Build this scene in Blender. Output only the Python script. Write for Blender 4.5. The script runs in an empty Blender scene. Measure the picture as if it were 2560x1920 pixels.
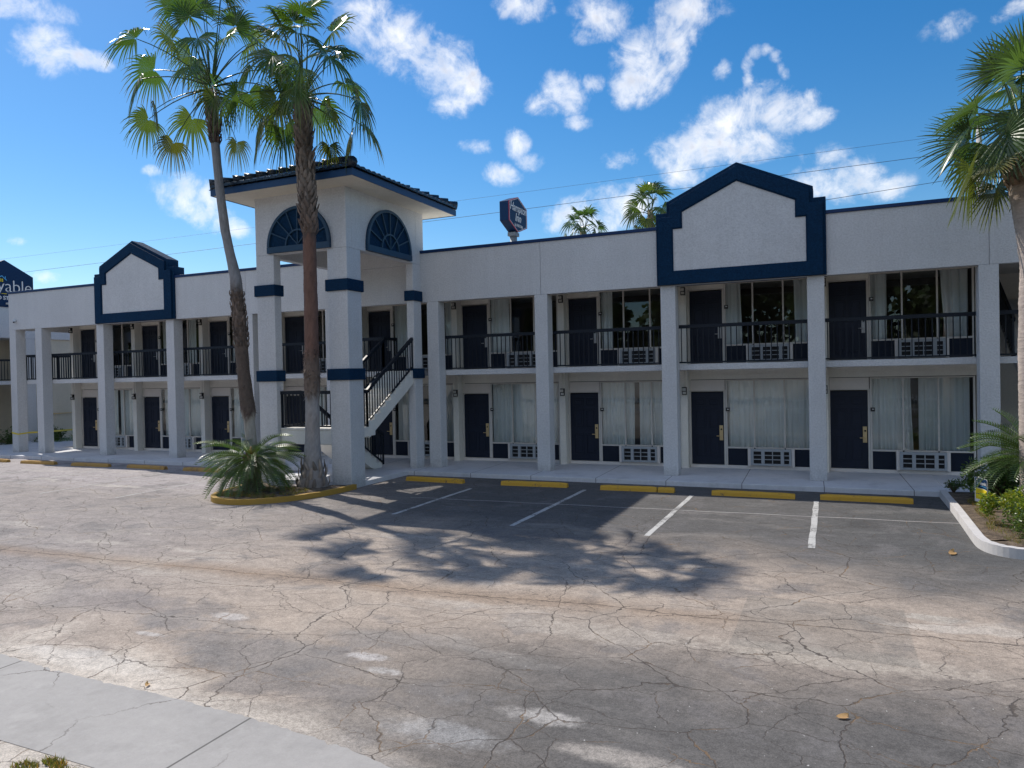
import bpy, bmesh, math, random
from mathutils import Vector, Matrix, noise
R = math.radians
random.seed(7)
scn = bpy.context.scene
COL = scn.collection
ZG = -0.12            # level of the asphalt; the walkway is z = 0
SUN = Vector((-0.813, 0.343, 1.0)).normalized()

# ------------------------------------------------------------------ helpers
class MB:
    def __init__(s): s.v = []; s.f = []; s.c = []; s.col = None; s.smooth = []
    def add(s, vs, fs, smooth=False, col=None):
        o = len(s.v); s.v += [tuple(p) for p in vs]
        s.f += [tuple(i + o for i in f) for f in fs]; s.smooth += [smooth] * len(fs)
        s.c += [(col if col else (1, 1, 1))] * len(vs) if not isinstance(col, list) else col
        return s
    def box(s, x0, x1, y0, y1, z0, z1, col=None):
        vs = [(x, y, z) for z in (z0, z1) for y in (y0, y1) for x in (x0, x1)]
        return s.add(vs, [(0, 2, 3, 1), (4, 5, 7, 6), (0, 1, 5, 4), (2, 6, 7, 3), (0, 4, 6, 2), (1, 3, 7, 5)], col=col)
    def prism(s, poly, axis, a, b, col=None):
        """poly: 2-D outline; axis 'x' (poly = y,z), 'y' (poly = x,z), 'z' (poly = x,y)"""
        def P(q, t):
            return {'x': (t, q[0], q[1]), 'y': (q[0], t, q[1]), 'z': (q[0], q[1], t)}[axis]
        n = len(poly)
        vs = [P(q, a) for q in poly] + [P(q, b) for q in poly]
        fs = [tuple(range(n)), tuple(range(2 * n - 1, n - 1, -1))]
        fs += [(i, (i + 1) % n, n + (i + 1) % n, n + i) for i in range(n)]
        return s.add(vs, fs, col=col)
    def ring(s, outer, inner, axis, a, b):
        """frame between two outlines of equal vertex count, extruded a..b"""
        def P(q, t):
            return {'x': (t, q[0], q[1]), 'y': (q[0], t, q[1])}[axis]
        n = len(outer)
        vs = [P(q, a) for q in outer] + [P(q, a) for q in inner] + [P(q, b) for q in outer] + [P(q, b) for q in inner]
        fs = []
        for i in range(n):
            j = (i + 1) % n
            fs += [(i, j, n + j, n + i), (2*n + j, 2*n + i, 3*n + i, 3*n + j), (j, i, 2*n + i, 2*n + j), (n + i, n + j, 3*n + j, 3*n + i)]
        return s.add(vs, fs)
    def beam(s, p, q, w, h, col=None):
        p, q = Vector(p), Vector(q); d = (q - p).normalized()
        side = d.cross(Vector((0, 0, 1)))
        if side.length < 1e-4: side = Vector((1, 0, 0))
        side.normalize(); up = side.cross(d).normalized()
        vs = []
        for t in (p, q):
            for a, b in ((-1, -1), (1, -1), (1, 1), (-1, 1)):
                vs.append(t + side * a * w / 2 + up * b * h / 2)
        return s.add(vs, [(0, 1, 2, 3), (7, 6, 5, 4), (0, 4, 5, 1), (1, 5, 6, 2), (2, 6, 7, 3), (3, 7, 4, 0)], col=col)
    def tube(s, pts, rad, n=10, cap=True, col=None, jit=0):
        vs = []; fs = []; m = len(pts); pts = [Vector(p) for p in pts]
        if not hasattr(rad, '__len__'): rad = [rad] * m
        cols = []
        for i, p in enumerate(pts):
            d = (pts[min(i + 1, m - 1)] - pts[max(i - 1, 0)]).normalized()
            a = d.cross(Vector((0, 1, 0.3))); a.normalize(); b = d.cross(a)
            for k in range(n):
                t = 2 * math.pi * k / n
                r = rad[i] * (1 + (random.uniform(-jit, jit) if jit else 0))
                vs.append(p + (a * math.cos(t) + b * math.sin(t)) * r)
                cols.append(col[i] if isinstance(col, list) else (col or (1, 1, 1)))
        for i in range(m - 1):
            for k in range(n):
                fs.append((i*n + k, i*n + (k+1) % n, (i+1)*n + (k+1) % n, (i+1)*n + k))
        if cap: fs += [tuple(range(n - 1, -1, -1)), tuple(range((m-1)*n, m*n))]
        return s.add(vs, fs, smooth=True, col=cols)
    def build(s, name, mat, parent=None, bevel=0, colors=False, recalc=True):
        org = ORG.get(parent.name, Vector()) if parent else Vector()
        me = bpy.data.meshes.new(name)
        me.from_pydata([Vector(p) - org for p in s.v], [], s.f)
        if recalc:
            bm = bmesh.new(); bm.from_mesh(me); bmesh.ops.recalc_face_normals(bm, faces=bm.faces); bm.to_mesh(me); bm.free()
        me.polygons.foreach_set('use_smooth', s.smooth)
        if colors:
            at = me.color_attributes.new('Col', 'FLOAT_COLOR', 'POINT')
            at.data.foreach_set('color', [q for c in s.c for q in (c[0], c[1], c[2], 1.0)])
        if mat: me.materials.append(mat)
        o = bpy.data.objects.new(name, me); COL.objects.link(o)
        if parent: o.parent = parent
        ORG[o.name] = org
        if bevel:
            m = o.modifiers.new('Bevel', 'BEVEL'); m.width = bevel; m.segments = 2; m.limit_method = 'ANGLE'; m.angle_limit = R(40)
        return o
ORG = {}
def tag(o, label=None, cat=None, group=None, kind=None):
    if label: o['label'] = label
    if cat: o['category'] = cat
    if group: o['group'] = group
    if kind: o['kind'] = kind
    return o
def empty(name, loc, label, cat, group=None):
    o = bpy.data.objects.new(name, None); COL.objects.link(o); o.location = loc; o.empty_display_size = .3
    ORG[o.name] = Vector(loc)
    return tag(o, label, cat, group)
def copy_part(o, parent, off):
    """copy of a part together with its own sub-parts, shifted by off"""
    c = o.copy(); COL.objects.link(c); c.parent = parent; c.location = Vector(o.location) + Vector(off)
    for ch in list(o.children):
        d = ch.copy(); COL.objects.link(d); d.parent = c
    return c
def text_mesh(txt, size, shear=0, extrude=.01, align='CENTER', sx=1.0, offset=0):
    cu = bpy.data.curves.new('lettering', 'FONT'); cu.body = txt; cu.size = size; cu.shear = shear
    cu.extrude = extrude; cu.align_x = align; cu.resolution_u = 3; cu.space_character = sx; cu.offset = offset
    o = bpy.data.objects.new('lettering', cu); COL.objects.link(o)
    dg = bpy.context.evaluated_depsgraph_get(); dg.update()
    me = bpy.data.meshes.new_from_object(o.evaluated_get(dg))
    vs = [v.co.copy() for v in me.vertices]; fs = [tuple(p.vertices) for p in me.polygons]
    bpy.data.objects.remove(o); bpy.data.meshes.remove(me); bpy.data.curves.remove(cu)
    return vs, fs

# ------------------------------------------------------------------ materials
class NT:
    def __init__(s, name):
        s.m = bpy.data.materials.new(name); s.m.use_nodes = True
        s.t = s.m.node_tree; s.t.nodes.clear()
        s.out = s.t.nodes.new('ShaderNodeOutputMaterial')
    def n(s, typ, inp=None, **kw):
        nd = s.t.nodes.new(typ)
        for k, v in kw.items(): setattr(nd, k, v)
        for k, v in (inp or {}).items(): s.set(nd, k, v)
        return nd
    def set(s, nd, k, v):
        sock = nd.inputs[k]
        if isinstance(v, bpy.types.NodeSocket): s.t.links.new(v, sock)
        elif isinstance(v, bpy.types.Node): s.t.links.new(v.outputs[0], sock)
        else:
            if sock.type == 'RGBA' and len(v) == 3: v = (*v, 1)
            sock.default_value = v
    def math(s, op, a, b=0.0, c=0.0, clamp=False):
        nd = s.n('ShaderNodeMath', {0: a, 1: b, 2: c}, operation=op); nd.use_clamp = clamp; return nd.outputs[0]
    def mix(s, f, a, b, blend='MIX'):
        nd = s.n('ShaderNodeMix', data_type='RGBA', blend_type=blend)
        s.set(nd, 0, f); s.set(nd, 6, a); s.set(nd, 7, b); return nd.outputs[2]
    def ss(s, v, lo, hi, a=0.0, b=1.0):
        nd = s.n('ShaderNodeMapRange', {0: v, 1: lo, 2: hi, 3: a, 4: b}, interpolation_type='SMOOTHSTEP'); return nd.outputs[0]
    def noise(s, vec, scale, detail=4, rough=.55, dist=0.0):
        return s.n('ShaderNodeTexNoise', {'Vector': vec, 'Scale': scale, 'Detail': detail, 'Roughness': rough, 'Distortion': dist}).outputs[0]
    def bsdf(s, col, rough=.6, bump=None, bstr=.3, bdist=.01, **kw):
        b = s.n('ShaderNodeBsdfPrincipled', {'Base Color': col, 'Roughness': rough})
        for k, v in kw.items(): s.set(b, k.replace('_', ' '), v)
        if bump is not None:
            bp = s.n('ShaderNodeBump', {'Height': bump, 'Strength': bstr, 'Distance': bdist}); s.t.links.new(bp.outputs[0], b.inputs['Normal'])
        s.t.links.new(b.outputs[0], s.out.inputs[0]); return b
def pos(g): return g.n('ShaderNodeNewGeometry').outputs['Position']
def stucco(name, col, rough=.85, grain=.28, spec=.3, grime=False):
    g = NT(name); p = pos(g)
    fine = g.ss(g.noise(p, 24, 4, .75), .30, .70); big = g.noise(p, .7, 4); mid = g.noise(p, 6, 3)
    f = g.math('ADD', g.math('MULTIPLY', g.math('SUBTRACT', fine, .5), grain), g.math('MULTIPLY', g.math('SUBTRACT', big, .5), .22))
    f = g.math('ADD', f, g.math('MULTIPLY', g.math('SUBTRACT', mid, .5), .10))
    sep = g.n('ShaderNodeSeparateXYZ', {0: p})
    # faint run-off streaks
    st = g.noise(g.n('ShaderNodeVectorMath', {0: p, 1: (5, 5, .35)}, operation='MULTIPLY').outputs[0], 1.0, 4)
    f = g.math('ADD', f, g.math('MULTIPLY', g.math('SUBTRACT', st, .5), .12))
    if grime:          # splash dirt near the ground, thin run-off stains below the coping
        dn = g.math('MULTIPLY', g.ss(g.math('ADD', sep.outputs[2], g.math('MULTIPLY', g.math('SUBTRACT', mid, .5), .5)), .35, -.1), .22)
        f = g.math('SUBTRACT', f, dn)
    k = g.math('ADD', f, 1.0)
    c = g.n('ShaderNodeVectorMath', {0: col, 1: k}, operation='MULTIPLY')
    cc = g.n('ShaderNodeCombineXYZ', {0: k, 1: k, 2: k}); g.set(c, 1, cc)
    g.bsdf(c.outputs[0], rough, fine, .5, .012, Specular_IOR_Level=spec); return g.m
def paint(name, col, rough=.45, var=.12, scale=8, bump=.08, spec=.4):
    g = NT(name); p = pos(g)
    a = g.noise(p, scale, 5); b = g.noise(p, scale*12, 3)
    k = g.math('ADD', g.math('MULTIPLY', g.math('SUBTRACT', a, .5), var*2), 1.0)
    cc = g.n('ShaderNodeCombineXYZ', {0: k, 1: k, 2: k})
    c = g.n('ShaderNodeVectorMath', {0: col, 1: cc}, operation='MULTIPLY')
    g.bsdf(c.outputs[0], g.math('ADD', rough - .1, g.math('MULTIPLY', a, .2)), b, bump, .004, Specular_IOR_Level=spec); return g.m

M = {}
M['stucco'] = stucco('stucco_white', (.585, .592, .605), grain=.20, grime=True)
M['stucco_smooth'] = stucco('stucco_soffit', (.78, .76, .71), grain=.06)
M['wall'] = stucco('wall_beige', (.80, .77, .70), grain=.08)
M['cream'] = stucco('wall_cream', (.60, .55, .45), grain=.12)
M['navy'] = stucco('navy_trim', (.0042, .028, .070), rough=.75, grain=.5, spec=.12)
M['coping'] = paint('coping_metal', (.005, .028, .10), .45, .15, spec=.3)
M['door'] = paint('door_navy', (.010, .016, .034), .5, .4, 20, spec=.3)
M['panel'] = paint('panel_navy', (.008, .014, .030), .55, .4, 20, spec=.25)
M['frame'] = paint('window_frame', (.60, .57, .53), .45, .1)
M['transom'] = paint('transom_panel', (.72, .67, .63), .6, .08)
M['rail'] = paint('railing_black', (.008, .013, .022), .45, .25, spec=.25)
M['white'] = paint('white_metal', (.62, .64, .64), .5, .08)
M['grille'] = paint('grille_grey', (.36, .39, .42), .5, .12)
M['dark'] = paint('dark_void', (.02, .02, .022), .7, .2)
M['room'] = paint('room_wall_dim', (.10, .085, .07), .9, .1)  # dark brown stands in for beige room walls in dim light
M['lock_steel'] = paint('lock_steel', (.45, .45, .45), .35, .1)
M['brass'] = paint('lock_brass', (.62, .46, .24), .35, .1)
M['black'] = paint('lamp_black', (.012, .012, .014), .4, .2)
M['lens'] = paint('lamp_lens', (.55, .54, .5), .3, .05)
M['tile'] = paint('roof_tile', (.014, .022, .036), .28, .3, 5)
M['fascia'] = paint('fascia_navy', (.010, .050, .135), .5, .2)
M['muntin'] = paint('muntin_navy_lit', (.016, .050, .095), .5, .15, spec=.4)  # navy lightened to imitate the light the muntins reflect
M['soffit'] = stucco('soffit_cream', (.72, .68, .58), grain=.08)
M['signblue'] = paint('sign_blue', (.005, .030, .090), .5, .1, spec=.2)
M['signred'] = paint('sign_red', (.45, .03, .05), .4, .1)
M['letters'] = paint('letter_white', (.78, .78, .78), .5, .03)
M['yellow'] = paint('sign_yellow', (.80, .62, .02), .5, .05)
M['cyan'] = paint('sign_cyan', (.10, .42, .75), .5, .05)
M['tape'] = paint('tape_yellow', (.75, .60, .03), .5, .05)
M['steel'] = paint('pole_grey', (.22, .24, .26), .5, .15)
M['concrete_pole'] = paint('pole_concrete', (.42, .40, .37), .8, .15)
M['wire'] = paint('wire', (.05, .055, .065), .6, .05)

def glass():
    g = NT('window_glass'); p = pos(g)
    w = g.noise(p, .9, 2)
    bp = g.n('ShaderNodeBump', {'Height': w, 'Strength': .05, 'Distance': .05})
    fr = g.n('ShaderNodeFresnel', {'IOR': 1.7, 'Normal': bp})
    gl = g.n('ShaderNodeBsdfGlossy', {'Color': (.92, .97, 1), 'Roughness': .0, 'Normal': bp})
    tr = g.n('ShaderNodeBsdfTransparent', {'Color': (.98, 1, 1)})
    mx = g.n('ShaderNodeMixShader', {0: fr, 1: tr, 2: gl}); g.t.links.new(mx.outputs[0], g.out.inputs[0]); return g.m
M['glass'] = glass()
def cloth():
    g = NT('curtain_cloth'); p = pos(g)
    a = g.noise(g.n('ShaderNodeVectorMath', {0: p, 1: (9, 9, .5)}, operation='MULTIPLY').outputs[0], 1, 3)
    c = g.mix(a, (.78, .84, .84), (.93, .96, .96))
    b = g.n('ShaderNodeBsdfPrincipled', {'Base Color': c, 'Roughness': .9})
    t = g.n('ShaderNodeBsdfTranslucent', {'Color': c}); mx = g.n('ShaderNodeMixShader', {0: .12, 1: b, 2: t})
    g.t.links.new(mx.outputs[0], g.out.inputs[0]); return g.m
M['curtain'] = cloth()

def asphalt():
    g = NT('asphalt'); p = pos(g)
    sep = g.n('ShaderNodeSeparateXYZ', {0: p}); X, Y = sep.outputs[0], sep.outputs[1]
    warp = g.n('ShaderNodeTexNoise', {'Vector': p, 'Scale': .55, 'Detail': 5, 'Roughness': .6}).outputs[1]
    off = g.n('ShaderNodeVectorMath', {0: warp, 1: (.5, .5, .5)}, operation='SUBTRACT').outputs[0]
    q1 = g.n('ShaderNodeVectorMath', {0: off, 1: (1.5, 1.5, 0), 2: p}, operation='MULTIPLY_ADD').outputs[0]
    big = g.noise(p, .22, 5, .6); mid = g.noise(q1, .9, 5, .62); fin = g.noise(p, 7, 6, .7); grit = g.noise(p, 85, 3, .8)
    strk = g.noise(g.n('ShaderNodeVectorMath', {0: q1, 1: (.25, 1.3, 1)}, operation='MULTIPLY').outputs[0], 1.0, 5, .6)
    # broad wear: worn pale drive lane, darker sealed stalls at the right, grey foreground
    wob = g.math('MULTIPLY', g.math('SUBTRACT', strk, .5), 4.0)
    wb2 = g.math('MULTIPLY', g.math('SUBTRACT', mid, .5), 2.2)
    Xw = g.math('ADD', X, wob); Yw = g.math('ADD', g.math('ADD', Y, g.math('MULTIPLY', g.math('SUBTRACT', big, .5), 3.0)), wb2)
    lane = g.mix(g.ss(Xw, -13, -5.5), (.258, .226, .210), (.355, .288, .232))
    lane = g.mix(g.math('MULTIPLY', g.ss(Y, -6.5, -4.0), g.ss(X, -12, -15)), lane, (.325, .292, .290))
    stall = g.math('MULTIPLY', g.ss(g.math('ADD', Yw, g.math('MULTIPLY', X, .10)), -10.0, -6.2), g.ss(Xw, -13.5, -8.0))
    c = g.mix(stall, lane, (.092, .087, .084))
    fore = g.math('MULTIPLY', g.ss(Yw, -10.9, -13.3), g.ss(Xw, -6.5, -1.5))
    c = g.mix(g.math('MULTIPLY', fore, .92), c, (.082, .079, .077))
    rb = g.math('MULTIPLY', g.ss(Xw, -1.2, 1.6), g.ss(Yw, -10.2, -7.2))
    c = g.mix(g.math('MULTIPLY', rb, .8), c, (.072, .072, .072))
    # grey rubbed patches, rust-brown drain line, pale sand
    c = g.mix(g.math('MULTIPLY', g.ss(mid, .52, .64), .55), c, (.135, .126, .124))
    c = g.mix(g.math('MULTIPLY', g.ss(strk, .56, .70), g.math('SUBTRACT', .50, g.math('MULTIPLY', g.math('MAXIMUM', stall, fore), .38))), c, (.47, .425, .375))
    def blob(cx, cy, rx, ry, col, amt, c):
        a = g.math('DIVIDE', g.math('SUBTRACT', X, cx), rx); b = g.math('DIVIDE', g.math('SUBTRACT', Y, cy), ry)
        r2 = g.math('ADD', g.math('MULTIPLY', a, a), g.math('MULTIPLY', b, b))
        v = g.math('ADD', g.math('SUBTRACT', 1.0, r2), g.math('ADD', wb2, g.math('MULTIPLY', g.math('SUBTRACT', fin, .5), 1.6)))
        return g.mix(g.math('MULTIPLY', g.ss(v, .0, .9), amt), c, col)
    for bl in ((-9.0, -12.7, 1.3, .6, (.20, .175, .168), .6), (-5.6, -13.4, 1.7, .55, (.165, .152, .145), .7), (-7.3, -13.0, .7, .35, (.16, .15, .15), .6), (-4.6, -12.6, 1.0, .35, (.20, .18, .165), .6),
               (-4.4, -13.1, .30, .12, (.50, .47, .45), .7), (-4.1, -13.35, .26, .11, (.46, .44, .42), .7), (-7.2, -13.42, .25, .07, (.5, .47, .45), .6), (-6.8, -12.62, .3, .12, (.50, .46, .43), .6), (-2.9, -14.25, .75, .25, (.30, .295, .29), .6),
               (-1.5, -14.1, .7, .16, (.36, .32, .28), .7), (-2.3, -13.7, .45, .18, (.42, .39, .36), .7), (.95, -9.85, .4, .18, (.40, .36, .31), .7), (-7.1, -14.2, 1.3, .25, (.52, .48, .44), .8), (.45, -4.6, .35, .55, (.05, .048, .047), .55), (-1.75, -4.3, .3, .5, (.05, .048, .047), .5), (-4.4, -4.9, .3, .45, (.05, .048, .047), .5), (-7.0, -4.4, .35, .5, (.05, .048, .047), .5), (-1.6, -3.0, .5, .3, (.13, .125, .12), .5), (.6, -3.2, .6, .35, (.14, .133, .125), .5), (.0, -11.5, 1.6, .35, (.37, .32, .265), .8), (-2.4, -11.6, 1.4, .35, (.37, .32, .27), .7)):
        c = blob(*bl, c)
    dline = g.math('SUBTRACT', g.math('SUBTRACT', Y, g.math('MULTIPLY', X, .046)), -10.62)
    dline = g.math('ADD', dline, g.math('MULTIPLY', g.math('SUBTRACT', warp, .5), .55))
    dr = g.math('ABSOLUTE', dline)
    c = g.mix(g.math('MULTIPLY', g.ss(dr, .45, .0), g.math('MULTIPLY', g.ss(X, 2, -3), .55)), c, (.23, .155, .10))
    sand = g.math('MULTIPLY', g.ss(Yw, -13.7, -14.5), g.ss(Xw, -2.8, -5.0))
    c = g.mix(g.math('MULTIPLY', sand, .7), c, (.54, .48, .41))
    pat = g.math('MULTIPLY', g.math('MULTIPLY', g.ss(X, -1.06, -1.04), g.ss(X, .72, .70)), g.math('MULTIPLY', g.ss(Y, -11.49, -11.47), g.ss(Y, -9.65, -9.67)))
    c = g.mix(g.math('MULTIPLY', pat, .42), c, (.17, .155, .135))
    k = g.math('ADD', g.math('MULTIPLY', g.math('SUBTRACT', fin, .5), .85), g.math('MULTIPLY', g.math('SUBTRACT', g.ss(grit, .3, .7), .5), .55))
    k = g.math('ADD', k, g.math('MULTIPLY', g.math('SUBTRACT', g.ss(g.noise(p, 30, 4, .75), .3, .7), .5), .42))
    md2 = g.noise(g.n('ShaderNodeVectorMath', {0: q1, 1: (.55, 1.5, 1)}, operation='MULTIPLY').outputs[0], 2.6, 5, .65)
    k = g.math('ADD', k, g.math('MULTIPLY', g.math('SUBTRACT', md2, .5), .75))
    k = g.math('MAXIMUM', g.math('ADD', k, 1.0), .25)
    c = g.n('ShaderNodeVectorMath', {0: c, 1: g.n('ShaderNodeCombineXYZ', {0: k, 1: k, 2: k})}, operation='MULTIPLY').outputs[0]
    # cracks
    def crack(scale, warpamt, wsc, width, seed, fade_lo, fade_hi):
        wv = g.n('ShaderNodeTexNoise', {'Vector': p, 'Scale': wsc, 'Detail': 5, 'Roughness': .48}).outputs[1]
        o2 = g.n('ShaderNodeVectorMath', {0: wv, 1: (.5, .5, .5)}, operation='SUBTRACT').outputs[0]
        q = g.n('ShaderNodeVectorMath', {0: o2, 1: (warpamt, warpamt, 0), 2: p}, operation='MULTIPLY_ADD').outputs[0]
        jit = g.n('ShaderNodeTexNoise', {'Vector': p, 'Scale': 9, 'Detail': 3, 'Roughness': .6}).outputs[1]
        q = g.n('ShaderNodeVectorMath', {0: jit, 1: (.10, .10, 0), 2: q}, operation='MULTIPLY_ADD').outputs[0]
        q = g.n('ShaderNodeVectorMath', {0: q, 1: (seed, seed * .7, 0)}, operation='ADD').outputs[0]
        q = g.n('ShaderNodeVectorMath', {0: q, 1: (.70, 1.0, 1)}, operation='MULTIPLY').outputs[0]
        vo = g.n('ShaderNodeTexVoronoi', {'Vector': q, 'Scale': scale}, feature='DISTANCE_TO_EDGE', voronoi_dimensions='2D').outputs[0]
        d = g.math('DIVIDE', vo, scale)
        pres = g.ss(g.noise(p, .45 * scale + .25, 3), fade_lo, fade_hi)
        wd = g.math('MULTIPLY', g.math('ADD', .45, g.math('MULTIPLY', pres, .55)), g.math('MULTIPLY', width, g.ss(g.noise(p, 3.5, 3), .2, .75, .45, 1.35)))
        line = g.math('MULTIPLY', g.ss(g.math('DIVIDE', d, wd), 1.0, .35), g.ss(pres, .02, .25))
        halo = g.math('MULTIPLY', g.ss(d, .16, .0), pres)
        return line, halo
    l1, h1 = crack(.46, 1.0, .7, .0085, 3.1, .26, .48)
    l2, h2 = crack(.85, .55, 1.3, .0080, 11.7, .30, .48)
    l3, h3 = crack(1.7, .28, 2.4, .0060, 23.3, .38, .54)
    c = g.mix(g.math('MULTIPLY', h1, g.math('MULTIPLY', g.math('SUBTRACT', 1.0, g.math('MAXIMUM', stall, fore)), .25)), c, (.40, .35, .30))
    l4 = g.ss(g.math('ABSOLUTE', g.math('ADD', dline, g.math('MULTIPLY', g.math('SUBTRACT', fin, .5), .12))), .014, .006)
    line = g.math('MAXIMUM', g.math('MAXIMUM', g.math('MAXIMUM', l1, g.math('MULTIPLY', l4, .9)), g.math('MULTIPLY', l2, .9)), g.math('MULTIPLY', l3, .75))
    lc = g.mix(g.ss(g.noise(p, 1.7, 3), .5, .68), (.055, .042, .034), (.19, .115, .055))
    c = g.mix(g.math('MULTIPLY', line, .88), c, lc)
    specks = g.ss(g.noise(p, 26, 2, .5), .735, .76)
    c = g.mix(g.math('MULTIPLY', specks, .7), c, (.55, .53, .5))
    hgt = g.math('SUBTRACT', g.math('ADD', g.math('MULTIPLY', grit, .35), g.math('MULTIPLY', fin, .5)), line)
    g.bsdf(c, .9, hgt, .55, .012); return g.m
M['asphalt'] = asphalt()
def concrete(name, col, joint=None, cracks=False):
    g = NT(name); p = pos(g)
    sep = g.n('ShaderNodeSeparateXYZ', {0: p})
    big = g.noise(p, .6, 5, .6); fin = g.noise(p, 9, 6, .7); grit = g.noise(p, 90, 3, .7)
    k = g.math('ADD', 1.0, g.math('ADD', g.math('MULTIPLY', g.math('SUBTRACT', big, .5), .35), g.math('ADD', g.math('MULTIPLY', g.math('SUBTRACT', fin, .5), .3), g.math('MULTIPLY', g.math('SUBTRACT', grit, .5), .3))))
    c = g.n('ShaderNodeVectorMath', {0: col, 1: g.n('ShaderNodeCombineXYZ', {0: k, 1: k, 2: k})}, operation='MULTIPLY').outputs[0]
    sn = g.noise(p, 1.7, 5, .65); c = g.mix(g.math('MULTIPLY', g.ss(sn, .5, .68), .35), c, tuple(x * .62 for x in col)); c = g.mix(g.math('MULTIPLY', g.ss(g.noise(p, 3.1, 5, .7), .56, .7), .3), c, tuple(min(.8, x * 1.3) for x in col))
    hgt = fin
    if joint:
        x0, pitch, wd, tilt = joint
        t = g.math('ADD', g.math('SUBTRACT', sep.outputs[0], x0), g.math('MULTIPLY', sep.outputs[1], tilt))
        m = g.math('ABSOLUTE', g.math('SUBTRACT', g.math('FRACT', g.math('ADD', g.math('DIVIDE', t, pitch), 100.5)), .5))
        j = g.ss(g.math('MULTIPLY', m, pitch), wd, wd * .5)
        c = g.mix(g.math('MULTIPLY', j, .8), c, (.06, .055, .05)); hgt = g.math('SUBTRACT', hgt, j)
    if cracks:
        wv = g.n('ShaderNodeTexNoise', {'Vector': p, 'Scale': 1.4, 'Detail': 6, 'Roughness': .65}).outputs[1]
        q = g.n('ShaderNodeVectorMath', {0: wv, 1: (.5, .5, 0), 2: p}, operation='MULTIPLY_ADD').outputs[0]
        vo = g.n('ShaderNodeTexVoronoi', {'Vector': q, 'Scale': .75}, feature='DISTANCE_TO_EDGE', voronoi_dimensions='2D').outputs[0]
        pres = g.ss(g.noise(p, .6, 2), .42, .62)
        l = g.math('MULTIPLY', g.ss(vo, .008, .003), pres)
        c = g.mix(g.math('MULTIPLY', l, .85), c, (.07, .055, .045)); hgt = g.math('SUBTRACT', hgt, l)
    g.bsdf(c, .85, hgt, .25, .008); return g.m
M['walk'] = concrete('walkway_concrete', (.60, .60, .62), joint=(-2.12, 1.835, .012, 0.03))
M['pad'] = concrete('pad_concrete', (.345, .325, .305), joint=(-4.58, 3.2, .014, 0.0), cracks=True)
M['kerb'] = concrete('kerb_concrete', (.56, .535, .52))
def worn_paint(name, col, under, amt):
    g = NT(name); p = pos(g)
    a = g.noise(p, 16, 6, .75); b = g.noise(p, 2.2, 4); gr = g.noise(p, 70, 3)
    w = g.ss(g.math('ADD', g.math('MULTIPLY', a, .7), g.math('MULTIPLY', b, .5)), amt, amt + .12)
    c = g.mix(w, col, under)
    c = g.mix(g.math('MULTIPLY', gr, .35), c, (.10, .09, .08))
    g.bsdf(c, .75, a, .3, .01); return g.m
M['wheel'] = worn_paint('wheel_stop_paint', (.68, .37, .022), (.24, .14, .05), .66)
M['wheel_old'] = worn_paint('wheel_stop_faded', (.50, .28, .06), (.26, .15, .07), .62)
M['kerb_yellow'] = worn_paint('kerb_yellow', (.47, .27, .03), (.25, .18, .09), .66)
M['line'] = worn_paint('line_white', (.56, .55, .53), (.16, .155, .15), .60)
M['line_faint'] = worn_paint('line_faded', (.46, .44, .42), (.33, .31, .30), .56)
def soil():
    g = NT('soil'); p = pos(g); a = g.noise(p, 6, 6, .7); b = g.noise(p, 45, 4, .7)
    c = g.mix(g.ss(a, .4, .6), (.075, .052, .036), (.17, .125, .085)); c = g.mix(g.ss(b, .55, .7), c, (.26, .20, .13))
    g.bsdf(c, .95, b, .8, .03); return g.m
M['soil'] = soil()
def leaf(name, a, b, rough=.4, trans=.3, spec=.5, attr=True):
    g = NT(name); p = pos(g)
    n1 = g.noise(p, 3.0, 3)
    c = g.mix(n1, a, b)
    if attr:
        at = g.n('ShaderNodeAttribute', attribute_name='Col')
        c = g.mix(1.0, c, at.outputs[0], 'MULTIPLY')
    pb = g.n('ShaderNodeBsdfPrincipled', {'Base Color': c, 'Roughness': rough, 'Specular IOR Level': spec})
    tc = g.mix(1.0, c, (1.5, 1.55, .6), 'MULTIPLY')
    t = g.n('ShaderNodeBsdfTranslucent', {'Color': tc})
    mx = g.n('ShaderNodeMixShader', {0: trans, 1: pb, 2: t}); g.t.links.new(mx.outputs[0], g.out.inputs[0]); return g.m
M['fan'] = leaf('fan_leaf', (.036, .080, .022), (.062, .118, .030), .26, .36, .6)
M['sabal'] = leaf('sabal_leaf', (.050, .098, .034), (.085, .140, .048), .32, .32, .6)
M['cycad'] = leaf('cycad_leaf', (.052, .095, .026), (.090, .145, .045), .33, .25, .6)
M['shrub'] = leaf('shrub_leaf', (.095, .16, .028), (.19, .25, .045), .35, .4)
M['shrub_dark'] = leaf('shrub_leaf_dark', (.050, .095, .026), (.10, .15, .042), .32, .35)
M['strap'] = leaf('strap_leaf', (.075, .13, .03), (.12, .19, .05), .35, .35)
M['grass'] = leaf('grass_blade', (.11, .135, .035), (.20, .19, .06), .6, .35)
M['lawn'] = leaf('lawn_blade', (.05, .12, .02), (.08, .16, .03), .6, .35)
M['tree'] = leaf('tree_leaf', (.045, .075, .022), (.075, .11, .035), .5, .3)
M['dry'] = leaf('dry_leaf', (.50, .27, .10), (.58, .38, .18), .6, .2)
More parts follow.
